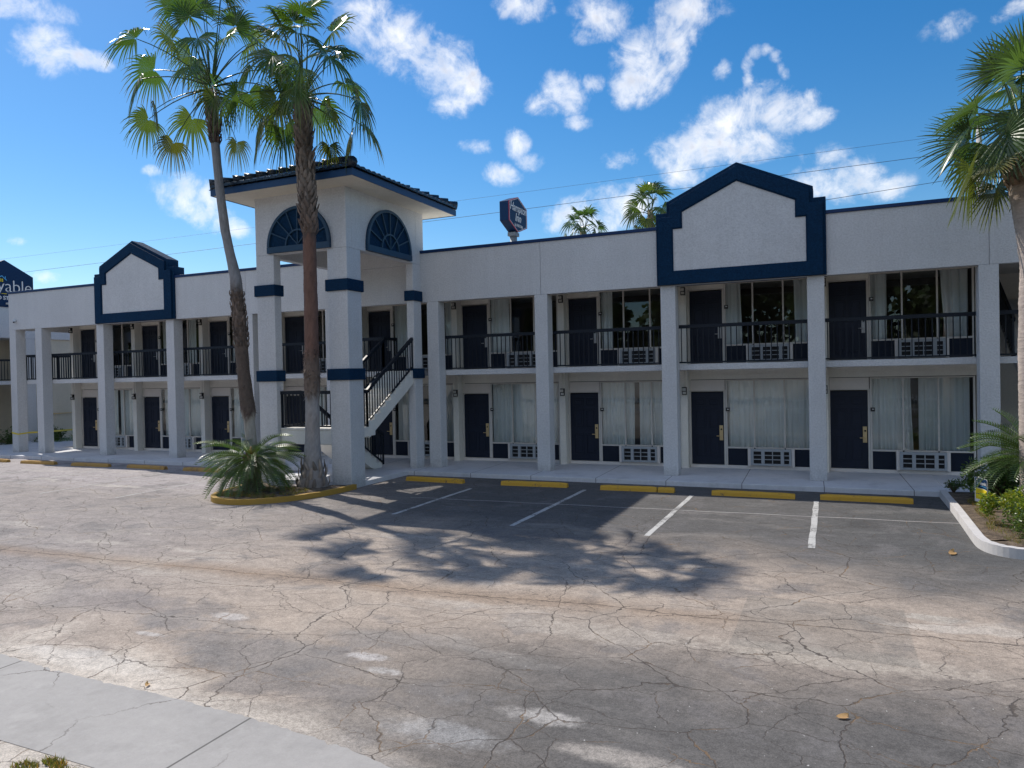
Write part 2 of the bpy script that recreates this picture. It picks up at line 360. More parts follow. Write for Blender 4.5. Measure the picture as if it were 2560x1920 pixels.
def bark(name, rough=.9, scale=18, stretch=(1, 1, .35)):
    g = NT(name); p = pos(g)
    q = g.n('ShaderNodeVectorMath', {0: p, 1: stretch}, operation='MULTIPLY').outputs[0]
    a = g.noise(q, scale, 6, .7); b = g.noise(p, 3, 4)
    at = g.n('ShaderNodeAttribute', attribute_name='Col')
    k = g.math('ADD', .45, g.math('ADD', g.math('MULTIPLY', a, .75), g.math('MULTIPLY', b, .35)))
    c = g.n('ShaderNodeVectorMath', {0: at.outputs[0], 1: g.n('ShaderNodeCombineXYZ', {0: k, 1: k, 2: k})}, operation='MULTIPLY').outputs[0]
    g.bsdf(c, rough, a, .8, .03); return g.m
M['bark'] = bark('palm_bark'); M['bark_ring'] = bark('palm_bark_ringed', scale=10, stretch=(.5, .5, 2.6))

# ------------------------------------------------------------------ ground
def struct(o): o['kind'] = 'structure'; return o
m = MB()
S = 400
m.add([(-S, -S, ZG), (S, -S, ZG), (S, S, ZG), (-S, S, ZG)], [(0, 1, 2, 3)])
struct(m.build('parking_lot', M['asphalt']))
m = MB()
m.box(-40, 2.215, -.93, 2.0, -.5, 0)
m.box(-14.6, -11.47, -3.42, -.931, -.5, -.001)
m.box(2.2165, 12, -.93, 6, -.5, -.002)
m.box(-36.1, -30.9, 2.001, 12, -.5, -.003)
struct(m.build('walkway', M['walk'], bevel=.015))
def ramp1(st, x):
    for (a, b), (c, d) in zip(st, st[1:]):
        if x <= c: return b + (d - b) * max(0, x - a) / (c - a)
    return st[-1][1]
EDGE = [(-14, -14.40), (-8.2, -14.44), (-7.15, -14.53), (-6, -14.551), (-4.54, -14.61), (-4.1, -14.66), (-3.5, -14.73), (-3, -14.85), (-2, -15.2), (-.8, -15.65)]
m = MB()
n = 220
vs = []; fs = []
for i in range(n + 1):
    x = -14 + 13.2 * i / n
    e = ramp1(EDGE, x) + random.uniform(-.012, .012) - (.03 if random.random() < .08 else 0)
    vs += [(x, -15.66 - .01 * (x + 6), ZG + .004), (x, e, ZG + .004)]
for i in range(n): fs.append((2*i, 2*i + 2, 2*i + 3, 2*i + 1))
m.add(vs, fs); struct(m.build('concrete_apron', M['pad']))

def parking_line(x, y0, y1, w, mat, skew, label):
    m = MB(); ns = 14; vs = []; fs = []
    for i in range(ns + 1):
        t = i / ns; y = y0 + (y1 - y0) * t; xx = x + skew * t
        vs += [(xx - w/2 + random.uniform(-.008, .008), y, ZG + .004), (xx + w/2 + random.uniform(-.008, .008), y, ZG + .004)]
    for i in range(ns): fs.append((2*i, 2*i+1, 2*i+3, 2*i+2))
    m.add(vs, fs); o = m.build('parking_line', mat)
    tag(o, label, 'parking line', 'painted lines of the parking stalls', 'structure')
for x, y0, y1, sk, lb in ((-.40, -2.25, -6.75, .02, 'rightmost white stall line, between the two right wheel stops'),
                          (-3.05, -2.25, -6.7, 0, 'white stall line ending in the right fringe of the palm shadow'),
                          (-5.66, -2.15, -6.65, 0, 'white stall line in shadow under the gap between two middle wheel stops'),
                          (-8.5, -2.75, -6.35, 0, 'bluish white stall line deep in the stair tower shadow')):
    parking_line(x, y0, y1, .105, M['line'], sk, lb)
for i, (x, y0, y1, sk) in enumerate(((-16.58, -3.0, -6.6, .1), (-19.36, -2.3, -6.7, .15), (-22.35, -2.3, -5.6, .5), (-25.0, -2.3, -5.2, .5))):
    parking_line(x, y0, y1, .09, M['line_faint'], sk, ['faded stall line nearest the cycad island on its left side', 'second faded stall line left of the cycad', 'third faded stall line left of the cycad', 'faded stall line farthest left on the pale lot'][i])
m = MB(); vs = []; fs = []
for i in range(41):
    x = -9.3 + i * .29; y = -4.35 + .01 * i + .02 * math.sin(i)
    vs += [(x, y - .022, ZG + .003), (x, y + .022, ZG + .003)]
for i in range(40): fs.append((2*i, 2*i+2, 2*i+3, 2*i+1))
m.add(vs, fs); tag(m.build('parking_line', M['line_faint']), 'thin faded line crossing the right stalls parallel to the building', 'parking line', None, 'structure')

# ------------------------------------------------------------------ wheel stops
def wheel_stop(cx, cy, rot, mat, label, gap=None, L=1.8):
    m = MB()
    prof = [(-.085, 0), (-.072, .075), (-.045, .118), (.045, .118), (.072, .075), (.085, 0)]
    segs = [(-L/2, L/2)] if gap is None else [(-L/2, gap - .012), (gap + .012, L/2)]
    for a, b in segs:
        ns = 12; vs = []; fs = []; k = len(prof)
        for i in range(ns + 1):
            t = a + (b - a) * i / ns
            e = .0 if 0 < i < ns else .014
            for (yy, zz) in prof:
                vs.append((t + random.uniform(-.004, .004), yy * (1 - e*3) + random.uniform(-.003, .003), max(0, zz - (e if zz > 0 else 0) + (random.uniform(-.004, .004) if zz > 0 else 0))))
        for i in range(ns):
            for j in range(k - 1): fs.append((i*k + j, i*k + j + 1, (i+1)*k + j + 1, (i+1)*k + j))
        fs += [tuple(range(k)), tuple(range((ns+1)*k - 1, ns*k - 1, -1))]
        if gap is not None and a > -L/2: vs = [(x, y - .015 + (x - a) * .02, z) for x, y, z in vs]
        m.add(vs, fs)
    o = m.build('wheel_stop', mat, bevel=.006)
    o.location = (cx, cy, ZG); o.rotation_euler = (0, 0, R(rot))
    tag(o, label, 'wheel stop', 'concrete wheel stops in front of the motel')
for a in ((.57, -1.97, -.5, 'wheel', 'rightmost bright yellow wheel stop, closest to the planting bed', None),
          (-1.735, -2.03, -1.0, 'wheel', 'bright yellow wheel stop, second from the planting bed', None),
          (-4.41, -1.95, 1.6, 'wheel', 'yellow wheel stop cracked through near its right end', .5),
          (-7.1, -1.92, 2.0, 'wheel', 'shaded yellow wheel stop with black scuffs on top', None),
          (-10.0, -1.95, -2.5, 'wheel', 'dull yellow wheel stop right beside the stair tower walkway', None),
          (-18.33, -1.98, -1.5, 'wheel_old', 'faded wheel stop partly hidden by the cycad fronds', None),
          (-20.97, -1.92, -1.8, 'wheel_old', 'faded ochre wheel stop just left of the cycad', None),
          (-23.64, -1.95, 1.2, 'wheel_old', 'faded ochre wheel stop below the left gable', None),
          (-26.38, -1.96, .8, 'wheel_old', 'faded ochre wheel stop near the end columns, second from the left', None),
          (-29.1, -1.90, 1.0, 'wheel_old', 'wheel stop cut by the left edge of the photo', None)):
    wheel_stop(a[0], a[1], a[2], M[a[3]], a[4], a[5])

# ------------------------------------------------------------------ motel building
motel = empty('motel_building', (0, 0, 0), 'long two storey white stucco motel with navy gables and tile roofed stair tower', 'motel')
XD = [-.12 - 3.652 * k for k in range(9)]           # left jamb of each room door
XW = {-.12 - 3.652*0: 0}
COLX = [-30.95, -29.35, -25.78, -22.13, -18.47, -15.05, -11.27, -7.765, -4.18, -.59, 2.99, 6.6]
for i, x in enumerate(COLX):
    MB().box(x, x + .39, 0, .40, 0, 4.997).build('column', M['stucco'], motel, bevel=.012)
# parapet in panels with open joints
cuts = [-30.95, -18.35, -7.56, 3.2, 12]
for a, b in zip(cuts[:-1], cuts[1:]):
    for (c, d) in ([(a, -14.0), (-14.0, b)] if a < -14 < b else [(a, b)]):
        MB().box(c + (.006 if c != -14.0 else 0), d - (.006 if d != -14.0 else 0), 0, .22, 5.0, 6.47).build('parapet', M['stucco'], motel)
m = MB(); m.box(-30.94, 12, .03, .20, 5.01, 6.45)
m.build('parapet_core', M['stucco'], motel)
MB().box(-30.95, -30.73, .221, 9.9, 5.0, 6.47).build('parapet', M['stucco'], motel)
m = MB(); m.box(-30.99, 12, -.035, .26, 6.471, 6.56); m.box(-30.99, -30.70, .261, 9.9, 6.471, 6.56)
m.build('coping', M['coping'], motel, bevel=.01)
# roof deck, ceilings, room block
m = MB(); m.box(-30.72, 12, .222, 9.9, 5.28, 5.5); m.build('roof', M['stucco_smooth'], motel)
m = MB()
m.box(-30.82, 12, .42, 2.0, 2.775, 2.93)
m.box(-14.2, -11.47, -.35, .419, 2.775, 2.93)
m.build('balcony_floor', M['stucco'], motel, bevel=.008)
m = MB()
m.box(-29.55, 3.40, 2.06, 9.8, 2.70, 2.93)                 # floor between the storeys
m.box(-29.6, -29.42, 1.95, 9.8, 0, 5.28); m.box(3.25, 3.42, 1.95, 9.8, 0, 5.28)
m.box(-29.42, 3.25, 9.6, 9.8, 0, 5.28)
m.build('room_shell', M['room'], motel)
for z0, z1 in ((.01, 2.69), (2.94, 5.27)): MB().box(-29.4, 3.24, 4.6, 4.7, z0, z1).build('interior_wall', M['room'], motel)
m = MB()
WY0, WY1 = 1.94, 2.05
m.box(-29.62, 3.42, WY0, WY1, 2.50, 2.774)
m.box(-29.62, 3.42, WY0 - .018, WY0 - .001, 2.50, 2.637)
m.box(-29.62, 3.42, WY0, WY1, 5.19, 5.279)
for x in XD:
    lo = -.36
    m.box(x + lo, x - .02, WY0 + .002, WY1, 0, 2.499); m.box(x + lo, x - .02, WY0 + .002, WY1, 2.931, 5.189)
    m.box(x - .019, x + .95, WY0 + .004, WY1, 5.03, 5.188)
m.box(3.22, 3.42, WY0 + .002, WY1, 0, 2.499); m.box(3.22, 3.42, WY0 + .002, WY1, 2.931, 5.189)
m.build('facade_wall', M['wall'], motel)
for x in XD:
    for z0, z1 in ((0, 2.774), (2.931, 5.279)): MB().box(x - .24, x - .045, 1.63, WY0 - (.019 if z0 == 0 else 0), z0, z1).build('pilaster', M['wall'], motel, bevel=.006)
    MB().box(x - .019, x + 3.30, WY0 - .03, WY1, .0015, .088).build('door_sill', M['transom'], motel); MB().box(x - .019, x + 3.30, WY0 - .02, WY1, 2.9315, 2.958).build('door_sill', M['transom'], motel)

def door_proto(lock):
    m = MB(); m.box(0, .90, 1.965, 2.01, .10, 2.13)
    o = m.build('door', M['door'], motel)
    p = MB()
    for x0, x1 in ((.11, .41), (.49, .79)):
        for z0, z1 in ((.30, .92), (1.10, 1.66), (1.76, 1.98)):
            p.ring([(x0, z0), (x1, z0), (x1, z1), (x0, z1)], [(x0 + .03, z0 + .03), (x1 - .03, z0 + .03), (x1 - .03, z1 - .03), (x0 + .03, z1 - .03)], 'y', 1.953, 1.9655)
            p.box(x0 + .055, x1 - .055, 1.956, 1.9655, z0 + .055, z1 - .055)
    p.build('door_panel', M['door'], o, bevel=.004)
    f = MB(); f.box(-.045, -.001, 1.935, 2.0, .09, 2.16); f.box(.901, .95, 1.925, 2.0, .09, 2.16); f.box(-.045, .95, 1.93, 2.0, 2.1605, 2.19)
    f.build('door_frame', M['frame'], o)
    l = MB(); l.box(.775, .875, 1.935, 1.964, .78, 1.20); l.box(.785, .865, 1.925, 1.9345, .80, 1.18)
    l.tube([(.825, 1.93, .905), (.825, 1.88, .905)], .012, 8); l.tube([(.835, 1.885, .905), (.70, 1.885, .905)], .011, 8)
    l.build('door_lock', M[lock], o, bevel=.006)
    k = MB(); k.tube([(.83, 1.926, 1.09), (.83, 1.918, 1.09)], .024, 10); k.build('keyhole', M['black'], o)
    return o
def window_proto(zt):
    z0 = .56; f = MB()
    xs = (.955, 1.70, 2.49, 3.265)
    for i, x in enumerate(xs):
        w = .045 if i in (0, 3) else .04
        f.box(x, x + w, 1.925, 1.99, (.09 if i in (0, 3) else z0 + .03), zt)
    for a, b in zip(xs[:-1], xs[1:]):
        f.box(a + .041 + (.004 if a == .955 else 0), b - .0005, 1.93, 1.985, zt - .035, zt - .001)
        f.box(a + .041 + (.004 if a == .955 else 0), b - .0005, 1.93, 1.985, z0, z0 + .045)
    o = f.build('window', M['frame'], motel)
    g = MB(); g.add([(1.0, 1.96, z0), (3.265, 1.96, z0), (3.265, 1.96, zt), (1.0, 1.96, zt)], [(0, 1, 2, 3)])
    g.build('pane', M['glass'], o, recalc=False)
    MB().box(1.001, 1.53, 1.955, 1.985, .09, z0 - .001).build('lower_panel', M['panel'], o); MB().box(2.75, 3.264, 1.955, 1.985, .09, z0 - .001).build('lower_panel', M['panel'], o)
    return o
def ac_proto():
    x0, x1 = 1.60, 2.69
    m = MB()
    m.box(x0 - .06, x0 + .02, 1.83, 2.2, .085, .575); m.box(x1 - .02, x1 + .06, 1.83, 2.2, .085, .575)
    m.prism([(1.87, .086), (2.2, .086), (2.2, .109), (1.87, .109)], 'x', x0 + .0, x1 - .0)
    o = m.build('air_conditioner', M['transom'], motel, bevel=.008)
    b = MB(); b.box(x0 + .021, x1 - .021, 1.87, 2.2, .11, .56); b.build('condenser', M['dark'], o)
    g = MB(); a, c = x0 + .021, x1 - .021
    g.box(a, c, 1.80, 1.868, .50, .565); g.box(a, c, 1.80, 1.868, .115, .165)
    for q0, q1 in ((a, a + .07), (a + .275, a + .36), (a + .555, a + .575), (a + .775, a + .86), (c - .055, c)):
        g.box(q0, q1, 1.803, 1.868, .1655, .4995)
    for z in (.27, .385): 
        for q0, q1 in ((a + .0705, a + .2745), (a + .3605, a + .5545), (a + .5755, a + .7745), (a + .8605, c - .0555)): g.box(q0, q1, 1.81, 1.866, z, z + .018)
    g.build('grille', M['grille'], o)
    return o
def lamp_proto():
    m = MB(); x0, x1 = -.175, -.055
    m.box(x0, x1, 1.595, 1.629, 2.08, 2.30)
    for z in (2.08, 2.17, 2.275): m.box(x0, x1, 1.53, 1.5945, z, z + .022)
    m.box(x0, x0 + .015, 1.53, 1.5945, 2.1025, 2.1695); m.box(x1 - .015, x1, 1.53, 1.5945, 2.1925, 2.2745)
    o = m.build('wall_lamp', M['black'], motel)
    l = MB(); l.box(x0 + .018, x1 - .018, 1.54, 1.594, 2.103, 2.274); l.build('lamp_lens', M['lens'], o)
    return o
def plate_proto():
    m = MB(); m.box(.965, 1.065, 1.895, 1.924, 1.60, 1.70); o = m.build('number_plate', M['black'], motel)
    w = MB(); w.box(1.0, 1.045, 1.889, 1.8945, 1.645, 1.67); w.build('plate_number', M['letters'], o)
    return o
def transom_proto():
    m = MB(); m.box(-.015, .935, 1.955, 2.0, 2.1905, 2.485); o = m.build('door_transom', M['transom'], motel)
    return o
protos = dict(d=door_proto('brass'), du=door_proto('lock_steel'), wl=window_proto(2.485), wu=window_proto(2.485 - .16), ac=ac_proto(), lamp=lamp_proto(), pl=plate_proto(), tr=transom_proto())
def curtain(parent, x0, x1, z0, z1, fl=0.0, fr=0.0, seed=0):
    """hanging folded cloth; fl / fr let the lower left / right edge swing out"""
    rnd = random.Random(seed); m = MB(); n = max(8, int((x1 - x0) * 55)); nz = 7
    ph = [rnd.uniform(0, 6.28) for _ in range(4)]; vs = []; fs = []
    for j in range(nz + 1):
        t = j / nz
        for i in range(n + 1):
            u = i / n; x = x0 + (x1 - x0) * u + (fl * (1 - u) + fr * u) * (t ** 1.5)
            w = (x0 + (x1 - x0) * u)
            y = 2.085 + .048 * math.sin(w * 31 + ph[0] + 1.1 * math.sin(w * 6 + ph[1]) + .3 * t) * (.55 + .5 * t) + .022 * math.sin(w * 12 + ph[2]) + .010 * math.sin(w * 67 + ph[3])
            vs.append((x, y, z1 + (z0 - z1) * t))
    for j in range(nz):
        for i in range(n): fs.append((j*(n+1) + i, j*(n+1) + i + 1, (j+1)*(n+1) + i + 1, (j+1)*(n+1) + i))
    m.add(vs, fs, smooth=True)
    o = m.build('curtain', M['curtain'], None, recalc=False)
    o.parent = parent
    return o
CL = {0: [(.99, 1.90, 0, .06), (2.08, 3.20, 0, 0)], 1: [(.99, 2.30, 0, 0), (2.20, 3.26, 0, 0)], 2: [(.99, 1.98, 0, -.02), (2.13, 3.26, 0, 0)], 3: [(.99, 2.12, 0, 0), (2.10, 3.26, 0, 0)],
      4: [(1.04, 2.0, 0, .05), (2.3, 3.28, 0, 0)], 5: [(.99, 2.2, 0, 0), (2.2, 3.26, 0, 0)], 6: [(.99, 2.2, 0, 0), (2.15, 3.2, 0, 0)], 7: [(.99, 1.9, 0, .05), (2.0, 3.26, 0, 0)], 8: [(.99, 2.0, 0, 0), (2.1, 3.26, 0, 0)]}
CU = {0: [(.99, 1.38, 0, .0), (2.60, 3.20, .10, 0)], 1: [(.99, 1.38, 0, .05), (2.78, 3.24, .03, 0)], 2: [(.99, 1.36, 0, 0), (3.0, 3.26, 0, 0)], 3: [(.99, 1.62, 0, .04)],
      4: [(.99, 1.9, 0, 0), (2.95, 3.26, 0, 0)], 5: [(.99, 1.2, 0, 0)], 6: [(.99, 1.25, 0, 0), (2.75, 3.0, 0, 0)], 7: [(.99, 1.3, 0, 0), (2.35, 2.85, 0, 0)], 8: [(.99, 1.4, 0, 0), (2.8, 3.2, 0, 0)]}
first = True
for k, x in enumerate(XD):
    for fl in (0, 1):
        dz = 2.87 * fl
        for key in ('du' if fl else 'd', 'wu' if fl else 'wl', 'ac', 'lamp', 'pl', 'tr'):
            if key == 'tr' and fl: continue
            src = protos[key]
            off = Vector((x, 0, dz + (-.06 if key == 'lamp' and fl else 0)))
            if key == 'ac' and k in (3, 7) and fl == 0: off.x += .04
            o = copy_part(src, motel, off)
            if key in ('wl', 'wu'):
                for j, (a, b, fa, fb) in enumerate((CU if fl else CL)[k]):
                    curtain(o, a, b, .575, 2.30 if fl else 2.46, fa, fb, seed=k * 7 + fl * 31 + j)
for o in protos.values():                         # the prototypes themselves are not part of the place
    for ch in list(o.children): bpy.data.objects.remove(ch)
    bpy.data.objects.remove(o)

# railings of the upper walkway
def rail_run(m, p, q, zt, zb, pitch=.138, slope=False, post=True):
    p, q = Vector(p), Vector(q); L = (q - p).length
    m.beam((p.x, p.y, p.z + zt - .045), (q.x, q.y, q.z + zt - .045), .075, .09)
    m.beam((p.x, p.y, p.z + zb + .02), (q.x, q.y, q.z + zb + .02), .045, .04)
    n = max(2, int((q - p).xy.length / pitch))
    for i in range(n + 1):
        t = i / n; a = p.lerp(q, t); w = .045 if i in (0, n) and post else .022
        m.box(a.x - w/2, a.x + w/2, a.y - w/2, a.y + w/2, a.z + (zb + .035 if not (i in (0, n) and post) else zb - .03), a.z + zt - .06)
def railing(parent, *runs):
    m = MB()
    for r in runs: rail_run(m, *r)
    return m.build('railing', M['rail'], parent)
ZR = (1.05, .03)
for a, b in zip(COLX[:-1], COLX[1:]):
    if a in (-15.05,): continue
    z = 2.93
    railing(motel, ((a + .30, .47, z), (b + .12, .47, z), *ZR))
railing(motel, ((-30.78, .5, 2.93), (-30.78, 1.9, 2.93), *ZR))
railing(motel, ((-30.7, 1.9, 2.93), (-29.7, 1.9, 2.93), *ZR))
# gables on the parapet
def gable(cx):
    def P(hw, z0, hs, zs, zc, zp):
        return [(cx - hw, z0), (cx + hw, z0), (cx + hw, zs), (cx + hs, zs), (cx + hs, zc), (cx, zp), (cx - hs, zc), (cx - hs, zs), (cx - hw, zs)]
    m = MB(); m.prism(P(2.055, 5.006, 1.775, 6.885, 7.165, 7.98), 'y', -.07, .42)
    g = m.build('gable', M['navy'], motel, bevel=.01)
    g.name = 'gable'
    f = MB(); f.ring(P(1.985, 5.008, 1.685, 6.765, 7.085, 7.885), P(1.635, 5.325, 1.395, 6.47, 6.885, 7.53), 'y', -.15, -.0705)
    f.build('gable_frame', M['navy'], g, bevel=.008)
    f = MB(); f.ring(P(1.634, 5.326, 1.394, 6.471, 6.884, 7.529), P(1.605, 5.36, 1.365, 6.445, 6.865, 7.50), 'y', -.125, -.0706)
    f.build('gable_moulding', M['navy'], g)
    p = MB(); p.prism(P(1.62, 5.34, 1.38, 6.46, 6.875, 7.515), 'y', -.10, -.0707); p.build('gable_panel', M['stucco'], g)
gable(-2.195); gable(-23.66)
m = MB(); m.tube([(-30.52, -.001, 5.36), (-30.52, -.06, 5.36)], .06, 12); m.tube([(-30.54, -.05, 5.34), (-30.42, -.14, 5.30)], [.04, .045], 10)
o = m.build('security_camera', M['white'], motel)
m = MB(); m.tube([(-30.405, -.1525, 5.294), (-30.40, -.157, 5.2925)], .03, 10); m.build('lens', M['black'], o)
# conduit running up the pilasters to the lamps
for x in XD: MB().tube([(x - .115, 1.615, 2.30), (x - .115, 1.615, 2.77)], .012, 6).build('conduit', M['wall'], motel)
# breezeway at the right end
MB().box(3.43, 12, 5.0, 5.2, 0, 5.28).build('breezeway_wall', M['wall'], motel); MB().box(6.9, 7.05, 2.0, 4.99, 0, 5.28).build('breezeway_wall', M['wall'], motel)
m = MB(); m.prism([(2.4, 2.93), (4.9, 4.55), (4.9, 4.2), (2.4, 2.55)], 'x', 4.15, 5.4); m.build('breezeway_stair', M['stucco'], motel)
m = MB(); m.beam((4.1, 2.4, 3.85), (4.1, 4.9, 5.4), .06, .09)
for i in range(16): m.box(4.09, 4.115, 2.45 + i*.16, 2.475 + i*.16, 2.9 + i*.1, 3.85 + i*.1)
m.build('railing', M['rail'], motel)

# ------------------------------------------------------------------ stair tower
TX0, TX1, TY0 = -14.45, -11.455, -3.70
band_z = ((2.70, 3.0), (5.02, 5.32))
def tcol(x0, x1, y0, y1, z0=ZG - .1):
    m = MB(); m.box(x0, x1, y0, y1, z0, 6.129); o = m.build('tower_column', M['stucco'], motel, bevel=.015)
    for a, b in band_z:
        q = MB(); q.box(x0 - .05, x1 + .05, y0 - .05, y1 + .05, a, b); q.build('band', M['navy'], o, bevel=.01)
tcol(TX0, -13.84, TY0, -3.43); tcol(-12.07, TX1, TY0, -3.085); tcol(-11.695, TX1, -.455, -.002); tcol(TX0, -14.2, -.455, -.002)
m = MB()
m.box(TX0, TX1, TY0, TY0 + .24, 6.13, 7.75); m.box(TX1 - .24, TX1, TY0 + .2401, -.25, 6.13, 7.75)
m.box(TX0, TX0 + .24, TY0 + .2401, -.25, 6.13, 7.75)
m.box(TX0, TX1, -.2499, -.003, 6.13, 7.75)
m.box(TX1 - .239, TX1 - .002, -.2, .19, 6.45, 7.745)
o = m.build('tower_wall', M['stucco'], motel, bevel=.012)
m = MB(); m.box(TX0 + .241, TX1 - .241, TY0 + .241, -.251, 7.0, 7.1); m.build('tower_ceiling', M['wall'], motel)
def arch(axis, c, face, sgn, r, zb):
    """half-round fan panel: c centre along the wall, face = wall plane, sgn = outward direction"""
    n = 28; zc = zb + .17
    base = [(c - r, zb), (c + r, zb), (c + r, zc)] + [(c + r * math.cos(t), zc + r * math.sin(t) * .985) for t in [math.pi * i / n for i in range(1, n)]] + [(c - r, zc)]
    ax = 'y' if axis == 'x' else 'x'
    m = MB(); m.prism(base, ax, face, face + sgn * .03)
    a = m.build('arch_panel', M['navy'], motel)
    f = MB(); d0, d1 = face + sgn * .0305, face + sgn * .085
    def P(u, z, d): return (u, d, z) if ax == 'y' else (d, u, z)
    def arc(r0, r1, a0=0.0, a1=math.pi, k=28):
        vs = []; fs = []
        for i in range(k + 1):
            t = a0 + (a1 - a0) * i / k
            for rr in (r0, r1):
                for d in (d0, d1): vs.append(P(c + rr * math.cos(t), zc + rr * math.sin(t) * .985, d))
        for i in range(k):
            b = 4 * i
            fs += [(b, b+4, b+5, b+1), (b+1, b+5, b+7, b+3), (b+3, b+7, b+6, b+2), (b+2, b+6, b+4, b)]
        f.add(vs, fs)
    arc(r - .075, r); arc(r * .36, r * .40)
    for i in range(1, 8):
        t = math.pi * i / 8
        u0, u1 = (0 if i % 2 == 0 else r * .38), r - .07
        p0 = Vector((c + u0 * math.cos(t), zc + u0 * math.sin(t))); p1 = Vector((c + u1 * math.cos(t), zc + u1 * math.sin(t)))
        s = (p1 - p0).normalized() * .014; nrm = Vector((-s.y, s.x))
        vs = [P(*(p + q), d) for d in (d0, d1 - sgn * .004) for p, q in ((p0, nrm), (p1, nrm), (p1, -nrm), (p0, -nrm))]
        f.add(vs, [(0, 1, 2, 3), (7, 6, 5, 4), (0, 4, 5, 1), (1, 5, 6, 2), (2, 6, 7, 3), (3, 7, 4, 0)])
    w = .16
    vs = [P(u, z, d) for d in (d0, d1 + sgn * .006) for u, z in ((c - r, zb), (c + r, zb), (c + r, zb + w), (c - r, zb + w))]
    f.add(vs, [(0, 1, 2, 3), (7, 6, 5, 4), (0, 4, 5, 1), (1, 5, 6, 2), (2, 6, 7, 3), (3, 7, 4, 0)])
    f.build('fan_muntins', M['muntin'], a)
arch('x', -12.955, TY0 - .002, -1, 1.03, 6.15)
arch('y', -1.73, TX1 + .002, 1, 1.12, 6.16)
# roof with barrel tiles
EX0, EX1, EY0, EY1, EZ = -15.2, -10.63, -4.52, .82, 7.69
m = MB(); m.box(EX0 + .03, EX1 - .03, EY0 + .03, EY1 - .03, EZ, EZ + .06)
roof = m.build('tower_roof', M['soffit'], motel)
m = MB(); m.box(EX0, EX1, EY0, EY0 + .029, EZ - .012, EZ + .16); m.box(EX0, EX1, EY1 - .029, EY1, EZ - .012, EZ + .16)
m.box(EX0, EX0 + .029, EY0 + .0295, EY1 - .0295, EZ - .012, EZ + .16); m.box(EX1 - .029, EX1, EY0 + .0295, EY1 - .0295, EZ - .012, EZ + .16)
m.build('fascia', M['fascia'], roof)
tan = .38; apex = Vector(((EX0 + EX1) / 2, (EY0 + EY1) / 2, 0)); hw = (EX1 - EX0) / 2; hd = (EY1 - EY0) / 2
t = MB(); ov = .07
def hip_face(o, u, v, half, run, other):
    """o: eave mid-point, u: along the eave, v: inward; rows of half-round tiles up the slope"""
    row = .34; nrow = int(run / row) + 1
    for r in range(nrow):
        s0 = r * row - (ov if r == 0 else .05); s1 = min((r + 1) * row, run)
        lim = half - max(0, s0 + .12)
        w = .235; n = int(lim * 2 / w)
        for i in range(n + 1):
            cu = -lim + w * (i + .5) * (2 * lim / ((n + 1) * w))
            vs = []; fs = []; kk = 6
            for q, s in enumerate((s0, s1)):
                zz = EZ + .17 + s * tan + (.040 if q == 0 else .0) + random.uniform(-.004, .004)
                for k in range(kk + 1):
                    a = math.pi * k / kk; rr = .105 if q == 0 else .09
                    p = o + u * (cu + rr * math.cos(a)) + v * s
                    vs.append((p.x, p.y, zz + rr * .75 * math.sin(a)))
            for k in range(kk): fs.append((k, k + 1, kk + 2 + k, kk + 1 + k))
            fs.append(tuple(range(kk, -1, -1)))
            t.add(vs, fs, smooth=False)
            # pan between the barrels
            a0 = o + u * (cu + .09) + v * s0; a1 = o + u * (cu + .16) + v * s0; b0 = o + u * (cu + .09) + v * s1; b1 = o + u * (cu + .16) + v * s1
            za = EZ + .165 + s0 * tan + .02; zb_ = EZ + .165 + s1 * tan
            t.add([(a0.x, a0.y, za), (a1.x, a1.y, za), (b1.x, b1.y, zb_), (b0.x, b0.y, zb_)], [(0, 1, 2, 3)])
X, Y = Vector((1, 0, 0)), Vector((0, 1, 0))
hip_face(Vector((apex.x, EY0, 0)), X, Y, hw, min(hw, hd), 0)
hip_face(Vector((EX1, apex.y, 0)), Y, -X, hd, min(hw, hd), 0)
hip_face(Vector((apex.x, EY1, 0)), -X, -Y, hw, min(hw, hd), 0)
hip_face(Vector((EX0, apex.y, 0)), -Y, X, hd, min(hw, hd), 0)
rr = min(hw, hd); zr = EZ + .15 + rr * tan
r0, r1 = Vector((apex.x, EY0 + rr, zr)), Vector((apex.x, EY1 - rr, zr))
cs = [Vector((EX0, EY0, EZ + .15)), Vector((EX1, EY0, EZ + .15)), Vector((EX1, EY1, EZ + .15)), Vector((EX0, EY1, EZ + .15))]
t.add(cs + [r0, r1], [(0, 1, 4), (1, 2, 5, 4), (2, 3, 5), (3, 0, 4, 5)])
def hipcap(a, b):
    a, b = Vector(a), Vector(b); n = max(2, int((b - a).length / .3))
    for i in range(n):
        p, q = a.lerp(b, i / n), a.lerp(b, (i + 1.12) / n)
        t.tube([p + Vector((0, 0, .11)), q + Vector((0, 0, .055))], [.135, .105], 10)
for c, e in zip(cs, (r0, r0, r1, r1)):
    d = (c - e); hipcap(c + d.normalized() * .02 + Vector((0, 0, .05)), e + Vector((0, 0, .05)))
hipcap(r0 + Vector((0, 0, .05)), r1 + Vector((0, 0, .05)))
t.build('roof_tiles', M['tile'], roof, recalc=False)

